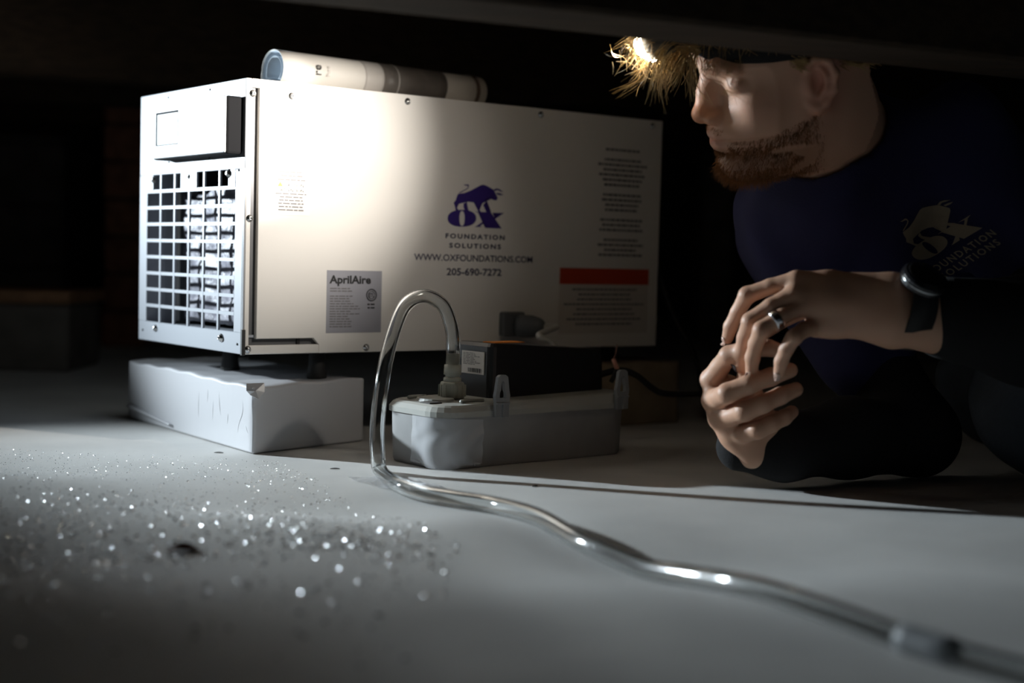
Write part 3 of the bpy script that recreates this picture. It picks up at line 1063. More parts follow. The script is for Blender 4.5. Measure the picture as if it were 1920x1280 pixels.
# outlet fitting
fc = FP.p(0.062, 0.064, 0.074)
fit = obj('outlet_nut', lathe_bm(fc, ZX, [(0.0150, 0), (0.0155, 0.003), (0.0155, 0.017), (0.0135, 0.0195)], 6), 'fitting_grey', pump)
md = fit.modifiers.new('edges', 'BEVEL')
md.width = 0.0015
md.segments = 2
for i in range(12):
    a = 2 * math.pi * i / 12
    q = fc + Vector((math.cos(a), math.sin(a), 0)) * (0.0143 if i % 2 else 0.0153)
    obj('nut_rib', box_bm(Frame(q, (math.cos(a), math.sin(a), 0), (-math.sin(a), math.cos(a), 0), ZX), (-0.001, -0.0011, 0.002), (0.001, 0.0011, 0.016), 0.0004, 1), 'fitting_grey', fit)
obj('barb', lathe_bm(fc + ZX * 0.018, ZX, [(0.0105, 0), (0.0105, 0.006), (0.0085, 0.0065), (0.0085, 0.009), (0.0105, 0.0095), (0.0100, 0.021), (0.0070, 0.0215), (0.0066, 0.034)], 18), 'fitting_grey', fit, True)
# wires at the far end of the pump
w0 = FP.p(c1[0] - 0.002, 0.06, 0.092)
path = spline([w0, at(1160, 694, 1.86), at(1192, 703, 1.87), at(1224, 728, 1.90), at(1250, 738, 1.93), at(1320, 738, 1.95), at(1400, 735, 2.0)], 6)
obj('pump_cord', tube_bm(path, 0.0042, 8), 'black_rubber', pump, True)
tip0, tip1 = at(1157, 692, 1.84), at(1150, 672, 1.84)
obj('wire_stub', tube_bm([at(1146, 716, 1.835), tip0], 0.0032, 8), 'black_rubber', pump, True)
obj('wire_tip', tube_bm([tip0, (tip0 + tip1) / 2, tip1], lambda t: 0.0035 - 0.0006 * t, 8), 'pink_tip', pump, True)
obj('wire_strand', tube_bm(spline([tip1, at(1155, 660, 1.84), at(1157, 645, 1.84)], 4), 0.0004, 5), 'pink_tip', pump)
# low-voltage cable from the plug behind the cover
pe = FS.p(uc, vc, 0.010) + (FS.z * 0.8 + FS.x * 0.55).normalized() * 0.034
path = spline([pe, pe + FS.x * 0.02 + FS.z * 0.008, at(1010, 628, 1.90), at(1032, 640, 1.90), at(1050, 665, 1.90), at(1062, 700, 1.89)], 6)
tag(obj('signal_cable', tube_bm(path, 0.0042, 8), 'cable_white', None, True), 'pale grey cable from the dehumidifier plug down behind the pump', 'cable')

# clear sheet of tape crumpled around the near corner of the tank
def tape_sheet():
    vs, fs = [], []
    n, m = 26, 22
    # runs around the rounded corner: from the left end to the long side
    path2 = []
    R_ = 0.030
    for i in range(n + 1):
        s = i / n * 0.098 - 0.048
        arc = R_ * math.pi / 2
        if s < -arc / 2:
            q = (0, R_ + (-s - arc / 2), -1, 0)
        elif s > arc / 2:
            q = (R_ + (s - arc / 2), 0, 0, -1)
        else:
            a = math.pi + (s + arc / 2) / R_
            q = (R_ + R_ * math.cos(a), R_ + R_ * math.sin(a), math.cos(a), math.sin(a))
        path2.append(q)
    for j in range(m + 1):
        v = 0.002 + 0.054 * j / m
        for i, (x, y, nx, ny) in enumerate(path2):
            s = i / n
            off = 0.0016 + (0.0045 * (1 - j / m) + 0.0015) * (0.5 + 0.5 * math.sin(s * 15 + 3.4 * math.sin(v * 85))) * (0.35 + s * 0.65)
            vv = v + (0.006 * math.sin(s * 8 + 1) if j == 0 else 0) + 0.004 * (1 - s) * (j / m)
            vs.append(FP.p(x + nx * off, y + ny * off, max(0.001, vv)))
    for j in range(m):
        for i in range(n):
            a = j * (n + 1) + i
            fs.append((a, a + 1, a + n + 2, a + n + 1))
    return pymesh('tape', vs, fs)


tag(obj('clear_tape', tape_sheet(), 'clear_tape', None, True), 'crumpled clear tape around the corner of the pump tank', 'tape')

# ------------------------------------------------------------------ clear drain tube
TR = 0.0082


def tube_floor(px, py):
    q = on_floor(px, py, TR)
    q.z = floor_z(q.x, q.y) + TR + 0.0006
    return q


bt = fc + ZX * 0.040
pts = [bt, bt + ZX * 0.02, at(846, 612, 1.685), at(830, 572, 1.68), at(795, 555, 1.67), at(760, 572, 1.655), at(737, 625, 1.635), at(719, 700, 1.615), at(708, 790, 1.60), at(708, 850, 1.592),
       at(714, 884, 1.59)]
foot = tube_floor(742, 902)
pts += [foot] + [tube_floor(x, y) for x, y in ((790, 916), (850, 926), (930, 940), (1010, 968), (1090, 1002), (1200, 1040), (1300, 1074), (1420, 1118), (1560, 1165), (1720, 1216), (1900, 1270), (2080, 1320))]
drain = thing('drain_tube', 'clear vinyl drain tube arching off the pump and along the liner', 'tube', foot)
obj('tubing', tube_bm(spline(pts, 7), TR, 20, inner=0.70), 'clear_vinyl', drain, True)
tw0, tw1 = tube_floor(1690, 1207), tube_floor(1790, 1236)
tw = [tw0.lerp(tw1, i / 6) for i in range(7)]
for q in tw:
    q.z = floor_z(q.x, q.y) + TR + 0.0006
obj('tape_wrap', tube_bm(tw, TR * 1.12, 16), 'tab_grey', drain, True)


# tape holding the foot of the tube on the liner
def foot_tape():
    vs, fs = [], []
    n = 16
    c = on_floor(745, 906)
    d_ = (tube_floor(850, 926) - foot)
    d_.z = 0
    d_.normalize()
    sd = Vector((-d_.y, d_.x, 0))
    for j in range(n + 1):
        for i in range(n + 1):
            a, b_ = (i / n - 0.5) * 0.10, (j / n - 0.5) * 0.055
            x = c + d_ * a + sd * b_
            h = 0.002 + 0.0065 * math.exp(-(b_ / 0.009) ** 2) * (0.5 + 0.5 * math.tanh(a * 60 + 0.6)) + 0.0012 * math.sin(a * 160 + b_ * 90)
            x.z = floor_z(x.x, x.y) + max(0.0008, h)
            vs.append(x)
    for j in range(n):
        for i in range(n):
            k = j * (n + 1) + i
            fs.append((k, k + 1, k + n + 2, k + n + 1))
    return pymesh('tape', vs, fs)


tag(obj('foot_tape', foot_tape(), 'clear_tape', None, True), 'piece of clear tape where the drain tube meets the liner', 'tape')

# ------------------------------------------------------------------ bits and water drops on the liner
def scrap(name, px, py, L_, W_, ang, material, label, cat, group=None, curl=0.0008):
    q = on_floor(px, py)
    z = floor_z(q.x, q.y)
    vs, fs = [], []
    n = 8
    for i in range(n + 1):
        s = i / n - 0.5
        w = W_ * math.cos(s * 2.9)
        for k in (-1, 0, 1):
            x, y = s * L_, k * w / 2
            vs.append((q.x + x * math.cos(ang) - y * math.sin(ang), q.y + x * math.sin(ang) + y * math.cos(ang), z + 0.0008 + curl * (1 - (s * 2) ** 2) * (1.0 if k == 0 else 0.35)))
    for i in range(n):
        for k in range(2):
            a = i * 3 + k
            fs.append((a, a + 3, a + 4, a + 1))
    o = obj(name, pymesh(name, vs, fs), material)
    o.modifiers.new('thickness', 'SOLIDIFY').thickness = 0.0006
    return tag(o, label, cat, group)


scrap('leaf_scrap', 344, 1042, 0.026, 0.016, 0.15, 'leaf_scrap', 'small brown leaf scrap among the water drops', 'scrap', None, 0.007)
for px, py, a in ((410, 849, 0.1), (628, 879, 0.2), (1003, 912, 1.0)):
    scrap('debris_bit', px, py, 0.011, 0.003, a, 'scrap_dark', ['tiny dark bit at the foot of the taped block', 'tiny dark bit near the foot of the drain tube', 'tiny dark bit at the edge of the light'][(px > 500) + (px > 900)], 'debris', 'dark bits on the liner')


def droplets():
    """small uneven beads, flat-faceted, so that single facets flash in the torch light"""
    r = np.random.default_rng(11)
    N = 5500
    cen = np.stack([r.uniform(-0.66, -0.08, 46), r.uniform(0.95, 1.66, 46), r.uniform(0.02, 0.08, 46)], 1)
    pts = []
    while len(pts) < N:
        if r.random() < 0.72:
            c = cen[r.integers(46)]
            x, y = r.normal(c[0], c[2] * 1.5), r.normal(c[1], c[2])
        else:
            x, y = r.uniform(-0.7, 0.0), r.uniform(0.85, 1.68)
        if y > 1.66 - 0.15 * (x + 0.3) or x > -0.04 - 0.5 * max(0, y - 1.2) or x < -0.72 or y < 0.82:
            continue
        if y < 1.08 and r.random() < 0.7:
            continue
        pts.append((x, y))
    n = 6
    vs, fs = [], []
    for x, y in pts:
        rad = (0.00040 + 0.0006 * r.random() ** 2) * (1.0 + 1.4 * min(1.0, max(0.0, (1.55 - y) / 0.4)))
        z = floor_z(x, y)
        b0 = len(vs)
        a0 = r.uniform(0, 6.28)
        for rr_, hh_ in ((1.0, -0.05), (0.80, 0.30), (0.42, 0.48)):
            for i in range(n):
                a = a0 + 2 * math.pi * i / n + r.normal(0, 0.12)
                q = rr_ * r.uniform(0.85, 1.15)
                vs.append((x + rad * q * math.cos(a), y + rad * q * math.sin(a), z + rad * hh_ * r.uniform(0.85, 1.15)))
        vs.append((x, y, z + rad * 0.62))
        for k in range(2):
            for i in range(n):
                a1, a2, a3, a4 = b0 + k * n + i, b0 + k * n + (i + 1) % n, b0 + (k + 1) * n + (i + 1) % n, b0 + (k + 1) * n + i
                fs += [(a1, a2, a3), (a1, a3, a4)]
        for i in range(n):
            fs.append((b0 + 2 * n + i, b0 + 2 * n + (i + 1) % n, b0 + 3 * n))
    return pymesh('drops', vs, fs)


tag(obj('water_droplets', droplets(), 'droplet', None, False), 'glittering beads of condensation scattered on the white liner', 'water drops', kind='stuff')

# ------------------------------------------------------------------ the man
class Vol:
    """a signed-distance volume that is meshed with surface nets"""

    def __init__(self, lo, hi, res):
        self.lo = np.array(lo, np.float32)
        self.res = res
        self.n = np.ceil((np.array(hi) - np.array(lo)) / res).astype(int) + 1
        self.d = np.full(tuple(self.n), 1.0, np.float32)

    def sub(self, lo, hi):
        a = np.clip(np.floor((np.array(lo) - self.lo) / self.res).astype(int), 0, self.n)
        b_ = np.clip(np.ceil((np.array(hi) - self.lo) / self.res).astype(int) + 1, 0, self.n)
        return a, b_

    def grid(self, a, b_):
        ax = [self.lo[i] + self.res * np.arange(a[i], b_[i], dtype=np.float32) for i in range(3)]
        return np.meshgrid(*ax, indexing='ij')

    def add(self, fn, lo, hi, k=0.004, cut=False):
        a, b_ = self.sub(np.array(lo) - k * 2, np.array(hi) + k * 2)
        if np.any(b_ <= a):
            return
        X, Y, Z = self.grid(a, b_)
        s = fn(X, Y, Z).astype(np.float32)
        sl = tuple(slice(a[i], b_[i]) for i in range(3))
        D = self.d[sl]
        if cut:
            h = np.maximum(k - np.abs(D + s), 0) / k
            self.d[sl] = np.maximum(D, -s) + h * h * k * 0.25
        else:
            h = np.maximum(k - np.abs(D - s), 0) / k
            self.d[sl] = np.minimum(D, s) - h * h * k * 0.25

    def chain(self, pts, k=0.004, kin=0.006):
        """pts: list of (Vector, radius): a tapered limb, joined softly inside, added with k"""
        P = [np.array(p, np.float32) for p, r in pts]
        R = [r for p, r in pts]
        lo = np.min([p - r for p, r in zip(P, R)], axis=0)
        hi = np.max([p + r for p, r in zip(P, R)], axis=0)

        def fn(X, Y, Z):
            out = None
            for (p, q, r1, r2) in zip(P, P[1:], R, R[1:]):
                s = cap(X, Y, Z, p, q, r1, r2)
                if out is None:
                    out = s
                else:
                    h = np.maximum(kin - np.abs(out - s), 0) / kin
                    out = np.minimum(out, s) - h * h * kin * 0.25
            return out
        self.add(fn, lo, hi, k)

    def ellipsoid(self, c, r, k=0.006, rot=None, cut=False):
        c = np.array(c, np.float32)
        r = np.array(r, np.float32)
        M = np.array(rot, np.float32) if rot is not None else np.eye(3, dtype=np.float32)
        m = float(max(r))

        def fn(X, Y, Z):
            x, y, z = X - c[0], Y - c[1], Z - c[2]
            u = (M[0, 0] * x + M[1, 0] * y + M[2, 0] * z) / r[0]
            v = (M[0, 1] * x + M[1, 1] * y + M[2, 1] * z) / r[1]
            w = (M[0, 2] * x + M[1, 2] * y + M[2, 2] * z) / r[2]
            k0 = np.sqrt(u * u + v * v + w * w)
            k1 = np.sqrt((u / r[0]) ** 2 + (v / r[1]) ** 2 + (w / r[2]) ** 2) + 1e-6
            return k0 * (k0 - 1.0) / k1
        self.add(fn, c - m, c + m, k, cut)

    def mesh(self, name):
        d = self.d
        ins = d < 0
        nx, ny, nz = d.shape
        cnt = np.zeros((nx - 1, ny - 1, nz - 1), np.int8)
        for i in (0, 1):
            for j in (0, 1):
                for k in (0, 1):
                    cnt += ins[i:nx - 1 + i, j:ny - 1 + j, k:nz - 1 + k]
        act = (cnt > 0) & (cnt < 8)
        I, J, K = np.nonzero(act)
        idx = np.full(act.shape, -1, np.int32)
        idx[I, J, K] = np.arange(len(I))
        acc = np.zeros((len(I), 3), np.float32)
        num = np.zeros(len(I), np.float32)
        cor = [(i, j, k) for i in (0, 1) for j in (0, 1) for k in (0, 1)]
        for a in cor:
            for ax in range(3):
                if a[ax]:
                    continue
                b_ = list(a)
                b_[ax] = 1
                v0 = d[I + a[0], J + a[1], K + a[2]]
                v1 = d[I + b_[0], J + b_[1], K + b_[2]]
                m_ = (v0 < 0) != (v1 < 0)
                t = np.where(m_, v0 / np.where(m_, v0 - v1, 1), 0)
                p = np.stack([np.full(len(I), a[q], np.float32) for q in range(3)], 1)
                p[:, ax] += t
                acc += p * m_[:, None]
                num += m_
        V = (acc / num[:, None] + np.stack([I, J, K], 1)) * self.res + self.lo
        quads = []
        sgn = ins
        for ax in range(3):
            sl0 = [slice(1, -1)] * 3
            sl1 = [slice(1, -1)] * 3
            sl0[ax] = slice(0, -1)
            sl1[ax] = slice(1, None)
            a_, b_ = sgn[tuple(sl0)], sgn[tuple(sl1)]
            e = np.nonzero(a_ != b_)
            if len(e[0]) == 0:
                continue
            P = [e[0] + (0 if ax == 0 else 1), e[1] + (0 if ax == 1 else 1), e[2] + (0 if ax == 2 else 1)]
            o1, o2 = [(1, 2), (2, 0), (0, 1)][ax]

            def cell(d1, d2):
                Q = [p.copy() for p in P]
                Q[o1] -= d1
                Q[o2] -= d2
                return idx[Q[0], Q[1], Q[2]]
            q = np.stack([cell(1, 1), cell(0, 1), cell(0, 0), cell(1, 0)], 1)
            flip_ = ~a_[e]
            q[flip_] = q[flip_][:, ::-1]
            quads.append(q)
        Q = np.concatenate(quads)
        Q = Q[(Q >= 0).all(1)]
        me = bpy.data.meshes.new(name)
        me.vertices.add(len(V))
        me.vertices.foreach_set('co', V.astype(np.float32).ravel())
        me.loops.add(len(Q) * 4)
        me.loops.foreach_set('vertex_index', Q.astype(np.int32).ravel())
        me.polygons.add(len(Q))
        me.polygons.foreach_set('loop_start', np.arange(0, len(Q) * 4, 4, dtype=np.int32))
        me.polygons.foreach_set('use_smooth', np.ones(len(Q), bool))
        me.update(calc_edges=True)
        me.validate()
        return me, V


def cap(X, Y, Z, p, q, r1, r2):
    ab = q - p
    L2 = float(ab @ ab) + 1e-9
    x, y, z = X - p[0], Y - p[1], Z - p[2]
    h = np.clip((x * ab[0] + y * ab[1] + z * ab[2]) / L2, 0, 1)
    return np.sqrt((x - h * ab[0]) ** 2 + (y - h * ab[1]) ** 2 + (z - h * ab[2]) ** 2) - (r1 + (r2 - r1) * h)


MK = 0.945      # the man crouches this much nearer than first measured


def pat(px, py, d):
    return at(px, py, d * MK)


MAN = thing('person', 'man in navy T-shirt and jeans crouching beside the dehumidifier, hands together', 'person', (0.50, 1.62, 0.0))

# head frame: X forward, Y to his left (towards the camera), Z up
hy, hp, hr = math.radians(9.5), math.radians(19), math.radians(-19)
HR = (Matrix(((-1, 0, 0), (0, -1, 0), (0, 0, 1))) @ Matrix.Rotation(hy, 3, 'Z') @ Matrix.Rotation(hp, 3, 'Y') @ Matrix.Rotation(hr, 3, 'X'))
HS = 0.001 * MK
HO = pat(1476.5, 131, 1.635)


def hd(x, y, z):
    return HO + HR @ Vector((x, y, z)) * HS


HRn = np.array(HR, np.float32)
HOn = np.array(HO, np.float32)


def to_head(X, Y, Z):
    x, y, z = X - HOn[0], Y - HOn[1], Z - HOn[2]
    return [(HRn[0, i] * x + HRn[1, i] * y + HRn[2, i] * z) / HS for i in range(3)]


body = Vol((0.13, 1.28, 0.005), (0.72, 1.86, 0.59), 0.0021)

PROFILE = [(66, 100), (80, 80), (91, 55), (96, 40), (97, 33), (93, 24), (89, 10), (90, -10), (96, -26), (100, -33), (103, -43), (103, -48), (96.5, -52.5), (101, -57), (100, -63), (92.5, -72),
           (95, -82), (95.5, -90), (89, -100), (78, -104), (40, -92), (0, -58), (-20, 0), (-20, 95), (30, 118)]


def face_fn(X, Y, Z):
    x, y, z = to_head(X, Y, Z)
    t = np.clip((z + 95) / 80, 0, 1)
    c = 46 + 36 * t
    px = x + (np.abs(y) ** 2) / c
    d2 = np.full(px.shape, 1e9, np.float32)
    inside = np.zeros(px.shape, bool)
    n = len(PROFILE)
    for i in range(n):
        ax, az = PROFILE[i]
        bx_, bz = PROFILE[(i + 1) % n]
        ex, ez = bx_ - ax, bz - az
        wx, wz = px - ax, z - az
        h = np.clip((wx * ex + wz * ez) / (ex * ex + ez * ez), 0, 1)
        d2 = np.minimum(d2, (wx - ex * h) ** 2 + (wz - ez * h) ** 2)
        cnd = (az > z) != (bz > z)
        if az != bz:
            xi = ax + (z - az) / (bz - az) * ex
            inside ^= cnd & (px < xi)
    s = np.sqrt(d2) * np.where(inside, -1, 1)
    s = np.maximum(s, np.abs(y) - 62)
    return s * HS


R3 = np.array(HR)


def hell(c, r, k, cut=False, rot=None):
    M = HR if rot is None else HR @ rot
    body.ellipsoid(hd(*c), [q * HS for q in r], k * HS, np.array(M), cut)


def hchain(pts, k, kin=5):
    body.chain([(hd(*p), r * HS) for p, r in pts], k * HS, kin * HS)


hell((-6, 0, 48), (98, 75, 78), 4)
flo = np.array(HO) - 0.15
fhi = np.array(HO) + 0.15
body.add(face_fn, flo, fhi, 0.016)
for s in (-1, 1):
    hchain([((8, s * 56, -4), 13), ((12, s * 51, -60), 14), ((46, s * 36, -84), 13), ((80, s * 12, -90), 12)], 16, 10)   # jaw
    hell((52, s * 40, -14), (24, 19, 24), 24)                                                                              # cheek
    hell((99, s * 35, 14), (14, 15, 9), 10, cut=True)                                                                      # eye socket
    hell((72.5, s * 33, 13), (13, 15.5, 10), 6)                                                                            # lids over the eyeball
    hchain([((94, s * 10, 33), 6), ((90, s * 30, 38), 6.5), ((78, s * 48, 33), 6)], 8)                                     # brow ridge
# nose
hchain([((86, 0, 26), 11), ((92, 0, 4), 11), ((97, 0, -16), 12)], 10, 10)
hchain([((91, 0, 24), 7.5), ((100, 0, 4), 8), ((108, 0, -17), 9.5)], 9, 8)
hell((109, 0, -20), (11, 11, 10), 6)
for s in (-1, 1):
    hell((98.5, s * 12.5, -25), (12, 7.5, 8), 5)
for s in (-1, 1):
    hell((104, s * 6.5, -33), (6, 3.6, 4), 2.5, cut=True)
# lips
hchain([((86, -22, -53), 3), ((97, -10, -47.5), 5), ((99, 0, -47), 5), ((97, 10, -47.5), 5), ((86, 22, -53), 3)], 4)
hchain([((86, -20, -54), 3), ((96, -8, -59), 5.5), ((97, 0, -59.5), 5.5), ((96, 8, -59), 5.5), ((86, 20, -54), 3)], 4)
# ears
for s in (-1, 1):
    er = Matrix.Rotation(math.radians(-24 * s), 3, 'Z') @ Matrix.Rotation(math.radians(-8), 3, 'Y')
    E0 = Vector((3, s * 72, 2))
    ep = lambda a, o_, c: tuple(E0 + er @ Vector((a, s * o_, c)))
    hell(ep(-8, 3, 1), (17, 5, 27), 6, rot=er)
    hell(ep(-6, 9, 0), (10, 8, 17), 3, cut=True, rot=er)
    hchain([(ep(7, 4, 8), 3.2), (ep(6, 6, 20), 3.6), (ep(-3, 8, 29), 4.0), (ep(-16, 9, 26), 4.0), (ep(-24, 9, 12), 3.8), (ep(-23, 8, -6), 3.6), (ep(-15, 7, -20), 3.8), (ep(-6, 5, -27), 5.5), (ep(2, 2, -22), 4.5)], 3.5)
    hchain([(ep(-8, 7, 18), 2.6), (ep(-15, 8, 8), 3.0), (ep(-15, 7, -6), 3.0), (ep(-8, 6, -15), 3.0)], 3)
    hchain([(ep(6, 4, 3), 4.0), (ep(4, 5, -6), 4.2)], 4)
# neck and the trunk that carries it
nb_ = pat(1585, 292, 1.74)
body.chain([(hd(-18, 0, 0), 0.055), (hd(-28, 0, -50), 0.056), (nb_, 0.064)], 0.03, 0.03)
SHL, SHR = pat(1790, 285, 1.69), pat(1480, 420, 1.90)
CH = pat(1640, 420, 1.79)
body.chain([(nb_, 0.058), (CH, 0.070), (pat(1800, 400, 1.80), 0.070)], 0.03, 0.03)
body.chain([(SHL, 0.036), (nb_ + Vector((0.02, 0, -0.02)), 0.046), (SHR, 0.036)], 0.02, 0.03)

# left arm: shoulder, elbow (outside the frame), wrist
ELB = pat(2085, 645, 1.60)
WR = pat(1672, 580, 1.535)
body.chain([(SHL, 0.036), (SHL.lerp(ELB, 0.5), 0.038), (ELB, 0.033)], 0.015, 0.02)
ofs = Vector((0, 0.004, 0.010))
body.chain([(ELB, 0.036), (ELB.lerp(WR, 0.35), 0.039), (WR + ofs, 0.0245)], 0.012, 0.02)
body.chain([(ELB, 0.034), (ELB.lerp(WR, 0.4) - ofs, 0.036), (WR - ofs, 0.0245)], 0.02, 0.02)


def finger(pts, k=0.0022):
    body.chain([(pat(x, y, d), r * MK) for x, y, d, r in pts], k, 0.003)


LM = [(1494, 527, 1.548), (1490, 553, 1.540), (1508, 575, 1.537), (1530, 612, 1.542)]
for (x, y, d), wo in zip(LM, (-12, -4, 5, 14)):
    body.chain([(WR + Vector((0, 0, -wo * 0.0013)), 0.0215), (pat(x + 60, y + (568 - y) * 0.25, d), 0.0150), (pat(x, y, d), 0.0112)], 0.008, 0.01)
# web of the hand
body.chain([(pat(1560, 560, 1.548), 0.016), (pat(1560, 600, 1.546), 0.016)], 0.012)
finger([(1494, 527, 1.548, 0.0114), (1445, 537, 1.556, 0.0086), (1401, 553, 1.565, 0.0093), (1383, 585, 1.580, 0.0078), (1370, 612, 1.592, 0.0078), (1364, 634, 1.600, 0.0066)])
finger([(1490, 553, 1.540, 0.0114), (1446, 574, 1.540, 0.0088), (1407, 602, 1.545, 0.0094), (1396, 632, 1.562, 0.0080), (1390, 660, 1.577, 0.0079), (1385, 685, 1.586, 0.0066)])
finger([(1508, 575, 1.537, 0.0108), (1466, 593, 1.530, 0.0086), (1428, 618, 1.528, 0.0092), (1417, 645, 1.545, 0.0080), (1411, 670, 1.558, 0.0080), (1409, 695, 1.568, 0.0068)])
finger([(1530, 612, 1.542, 0.0102), (1508, 618, 1.527, 0.0082), (1489, 632, 1.515, 0.0084), (1474, 655, 1.522, 0.0075), (1465, 677, 1.532, 0.0073), (1461, 698, 1.540, 0.0064)])
finger([(1610, 556, 1.565, 0.017), (1540, 566, 1.592, 0.0125), (1478, 592, 1.612, 0.0098), (1428, 625, 1.622, 0.0085)], 0.006)

# right hand: fist half closed, thumb side up, on the far side
RW = pat(1448, 826, 1.640)
RM = [(1334, 712, 1.625), (1337, 750, 1.618), (1350, 785, 1.618), (1374, 816, 1.620)]
for x, y, d in RM:
    body.chain([(RW, 0.024), (pat(x + 38, y + 28, d + 0.006), 0.017), (pat(x, y, d), 0.0125)], 0.010, 0.012)
body.chain([(pat(1372, 770, 1.626), 0.018), (pat(1400, 810, 1.628), 0.02)], 0.012)
finger([(1334, 712, 1.625, 0.0128), (1350, 688, 1.610, 0.0108), (1367, 666, 1.590, 0.0108), (1400, 655, 1.575, 0.0098), (1440, 652, 1.572, 0.0090), (1470, 660, 1.575, 0.0080)])
finger([(1337, 750, 1.618, 0.0128), (1350, 745, 1.595, 0.0112), (1364, 737, 1.572, 0.0112), (1405, 720, 1.565, 0.0104), (1446, 706, 1.570, 0.0098), (1482, 694, 1.580, 0.0082)])
finger([(1350, 785, 1.618, 0.0124), (1372, 780, 1.595, 0.0110), (1396, 771, 1.572, 0.0110), (1430, 757, 1.568, 0.0102), (1463, 742, 1.575, 0.0096), (1492, 730, 1.585, 0.0082)])
finger([(1374, 816, 1.620, 0.0116), (1395, 813, 1.600, 0.0100), (1420, 806, 1.580, 0.0100), (1447, 794, 1.580, 0.0092), (1470, 783, 1.586, 0.0086), (1485, 772, 1.595, 0.0074)])
finger([(1436, 800, 1.622, 0.018), (1415, 750, 1.618, 0.0125), (1400, 710, 1.600, 0.0105), (1398, 680, 1.585, 0.0090)], 0.006)
RE = pat(1720, 815, 1.745)
body.chain([(RW, 0.026), (RW.lerp(RE, 0.5), 0.033), (RE, 0.034)], 0.014, 0.02)
body.chain([(RE, 0.034), (RE.lerp(SHR, 0.5), 0.036), (SHR, 0.036)], 0.015, 0.02)

me, V = body.mesh('body')
# colouring of the skin: lips, nose, ears and knuckles redder; nose also painted orange-lit
hx, hy_, hz = to_head(V[:, 0], V[:, 1], V[:, 2])
base = np.array((0.58, 0.34, 0.23), np.float32)
col = np.tile(base, (len(V), 1))


def tint(mask, c):
    global col
    mm = np.clip(mask, 0, 1)[:, None]
    col = col * (1 - mm) + np.array(c, np.float32) * mm


g = lambda cx, cy, cz, sx, sy, sz: np.exp(-(((hx - cx) / sx) ** 2 + ((np.abs(hy_) - cy) / sy) ** 2 + ((hz - cz) / sz) ** 2))
tint(g(110, 0, -18, 18, 17, 24) * 0.85, (0.64, 0.25, 0.11))  # nose: own redness plus the orange of light shining through it
tint(g(-12, 78, 0, 26, 16, 40) * 0.7, (0.52, 0.18, 0.13))
tint(g(99, 0, -53, 14, 18, 9) * 0.7, (0.44, 0.16, 0.13))
tint(g(60, 45, -15, 25, 25, 20) * 0.3, (0.54, 0.22, 0.15))
beard_m = np.clip((-58 - hz) / 14, 0, 1) * np.clip((hx + 6) / 25, 0, 1) * (hz > -125)
scalp_m = np.clip((hz - np.where(hx > 25, 76 - 0.35 * (hx - 20), 24)) / 8, 0, 1)
tint(scalp_m * 0.8 * (np.abs(hx) < 150) * (np.abs(hy_) < 100), (0.22, 0.13, 0.06))
tint(beard_m * 0.65, (0.20, 0.085, 0.035))
ca_ = me.color_attributes.new('tint', 'FLOAT_COLOR', 'POINT')
ca_.data.foreach_set('color', np.concatenate([col, np.ones((len(V), 1), np.float32)], 1).astype(np.float32).ravel())
SKIN = obj('body', me, 'skin', MAN)
bvh = BVHTree.FromPolygons([v.co.copy() for v in me.vertices], [tuple(p.vertices) for p in me.polygons])

# ---- hair, as tapered strands
def strands(paths, r, n=3):
    vs, fs = [], []
    for path in paths:
        m = len(path)
        base_ = len(vs)
        t = (path[-1] - path[0])
        x = t.orthogonal().normalized()
        for i, p in enumerate(path):
            tt = (path[min(i + 1, m - 1)] - path[max(i - 1, 0)])
            if tt.length < 1e-9:
                tt = Vector((0, 0, 1))
            tt.normalize()
            xx = (x - tt * x.dot(tt)).normalized()
            yy = tt.cross(xx)
            rr = r * (1.0 - 0.75 * (i / (m - 1)) ** 2)
            for k in range(n):
                a = 2 * math.pi * k / n
                vs.append(p + (xx * math.cos(a) + yy * math.sin(a)) * rr)
        for i in range(m - 1):
            for k in range(n):
                fs.append((base_ + i * n + k, base_ + i * n + (k + 1) % n, base_ + (i + 1) * n + (k + 1) % n, base_ + (i + 1) * n + k))
    return pymesh('strands', vs, fs)


hr_ = random.Random(5)
G = lambda s: hr_.gauss(0, s)
paths = []
# fringe: locks that spring from the hair line, pass over the lamp and hang down in front of the brow
locks = [([(1300, 78), (1250, 60), (1208, 66), (1180, 78), (1160, 96)], 20), ([(1300, 80), (1255, 66), (1215, 75), (1192, 100), (1172, 122)], 22),
         ([(1300, 84), (1258, 78), (1228, 96), (1212, 125), (1200, 150), (1158, 178)], 16), ([(1304, 86), (1265, 80), (1240, 104), (1228, 140), (1218, 190)], 26),
         ([(1304, 88), (1272, 84), (1248, 110), (1240, 150), (1247, 208)], 22), ([(1306, 90), (1282, 88), (1262, 110), (1250, 140), (1236, 172)], 26),
         ([(1308, 92), (1292, 92), (1280, 112), (1268, 138), (1252, 165)], 26), ([(1310, 94), (1300, 98), (1296, 125), (1298, 160), (1302, 192)], 16),
         ([(1312, 96), (1304, 104), (1302, 130), (1310, 165), (1330, 200)], 5), ([(1300, 76), (1262, 58), (1222, 60), (1196, 72), (1176, 100)], 18),
         ([(1300, 78), (1250, 70), (1225, 84), (1205, 112), (1180, 140)], 16), ([(1304, 82), (1270, 78), (1250, 92), (1236, 112), (1220, 140)], 22)]
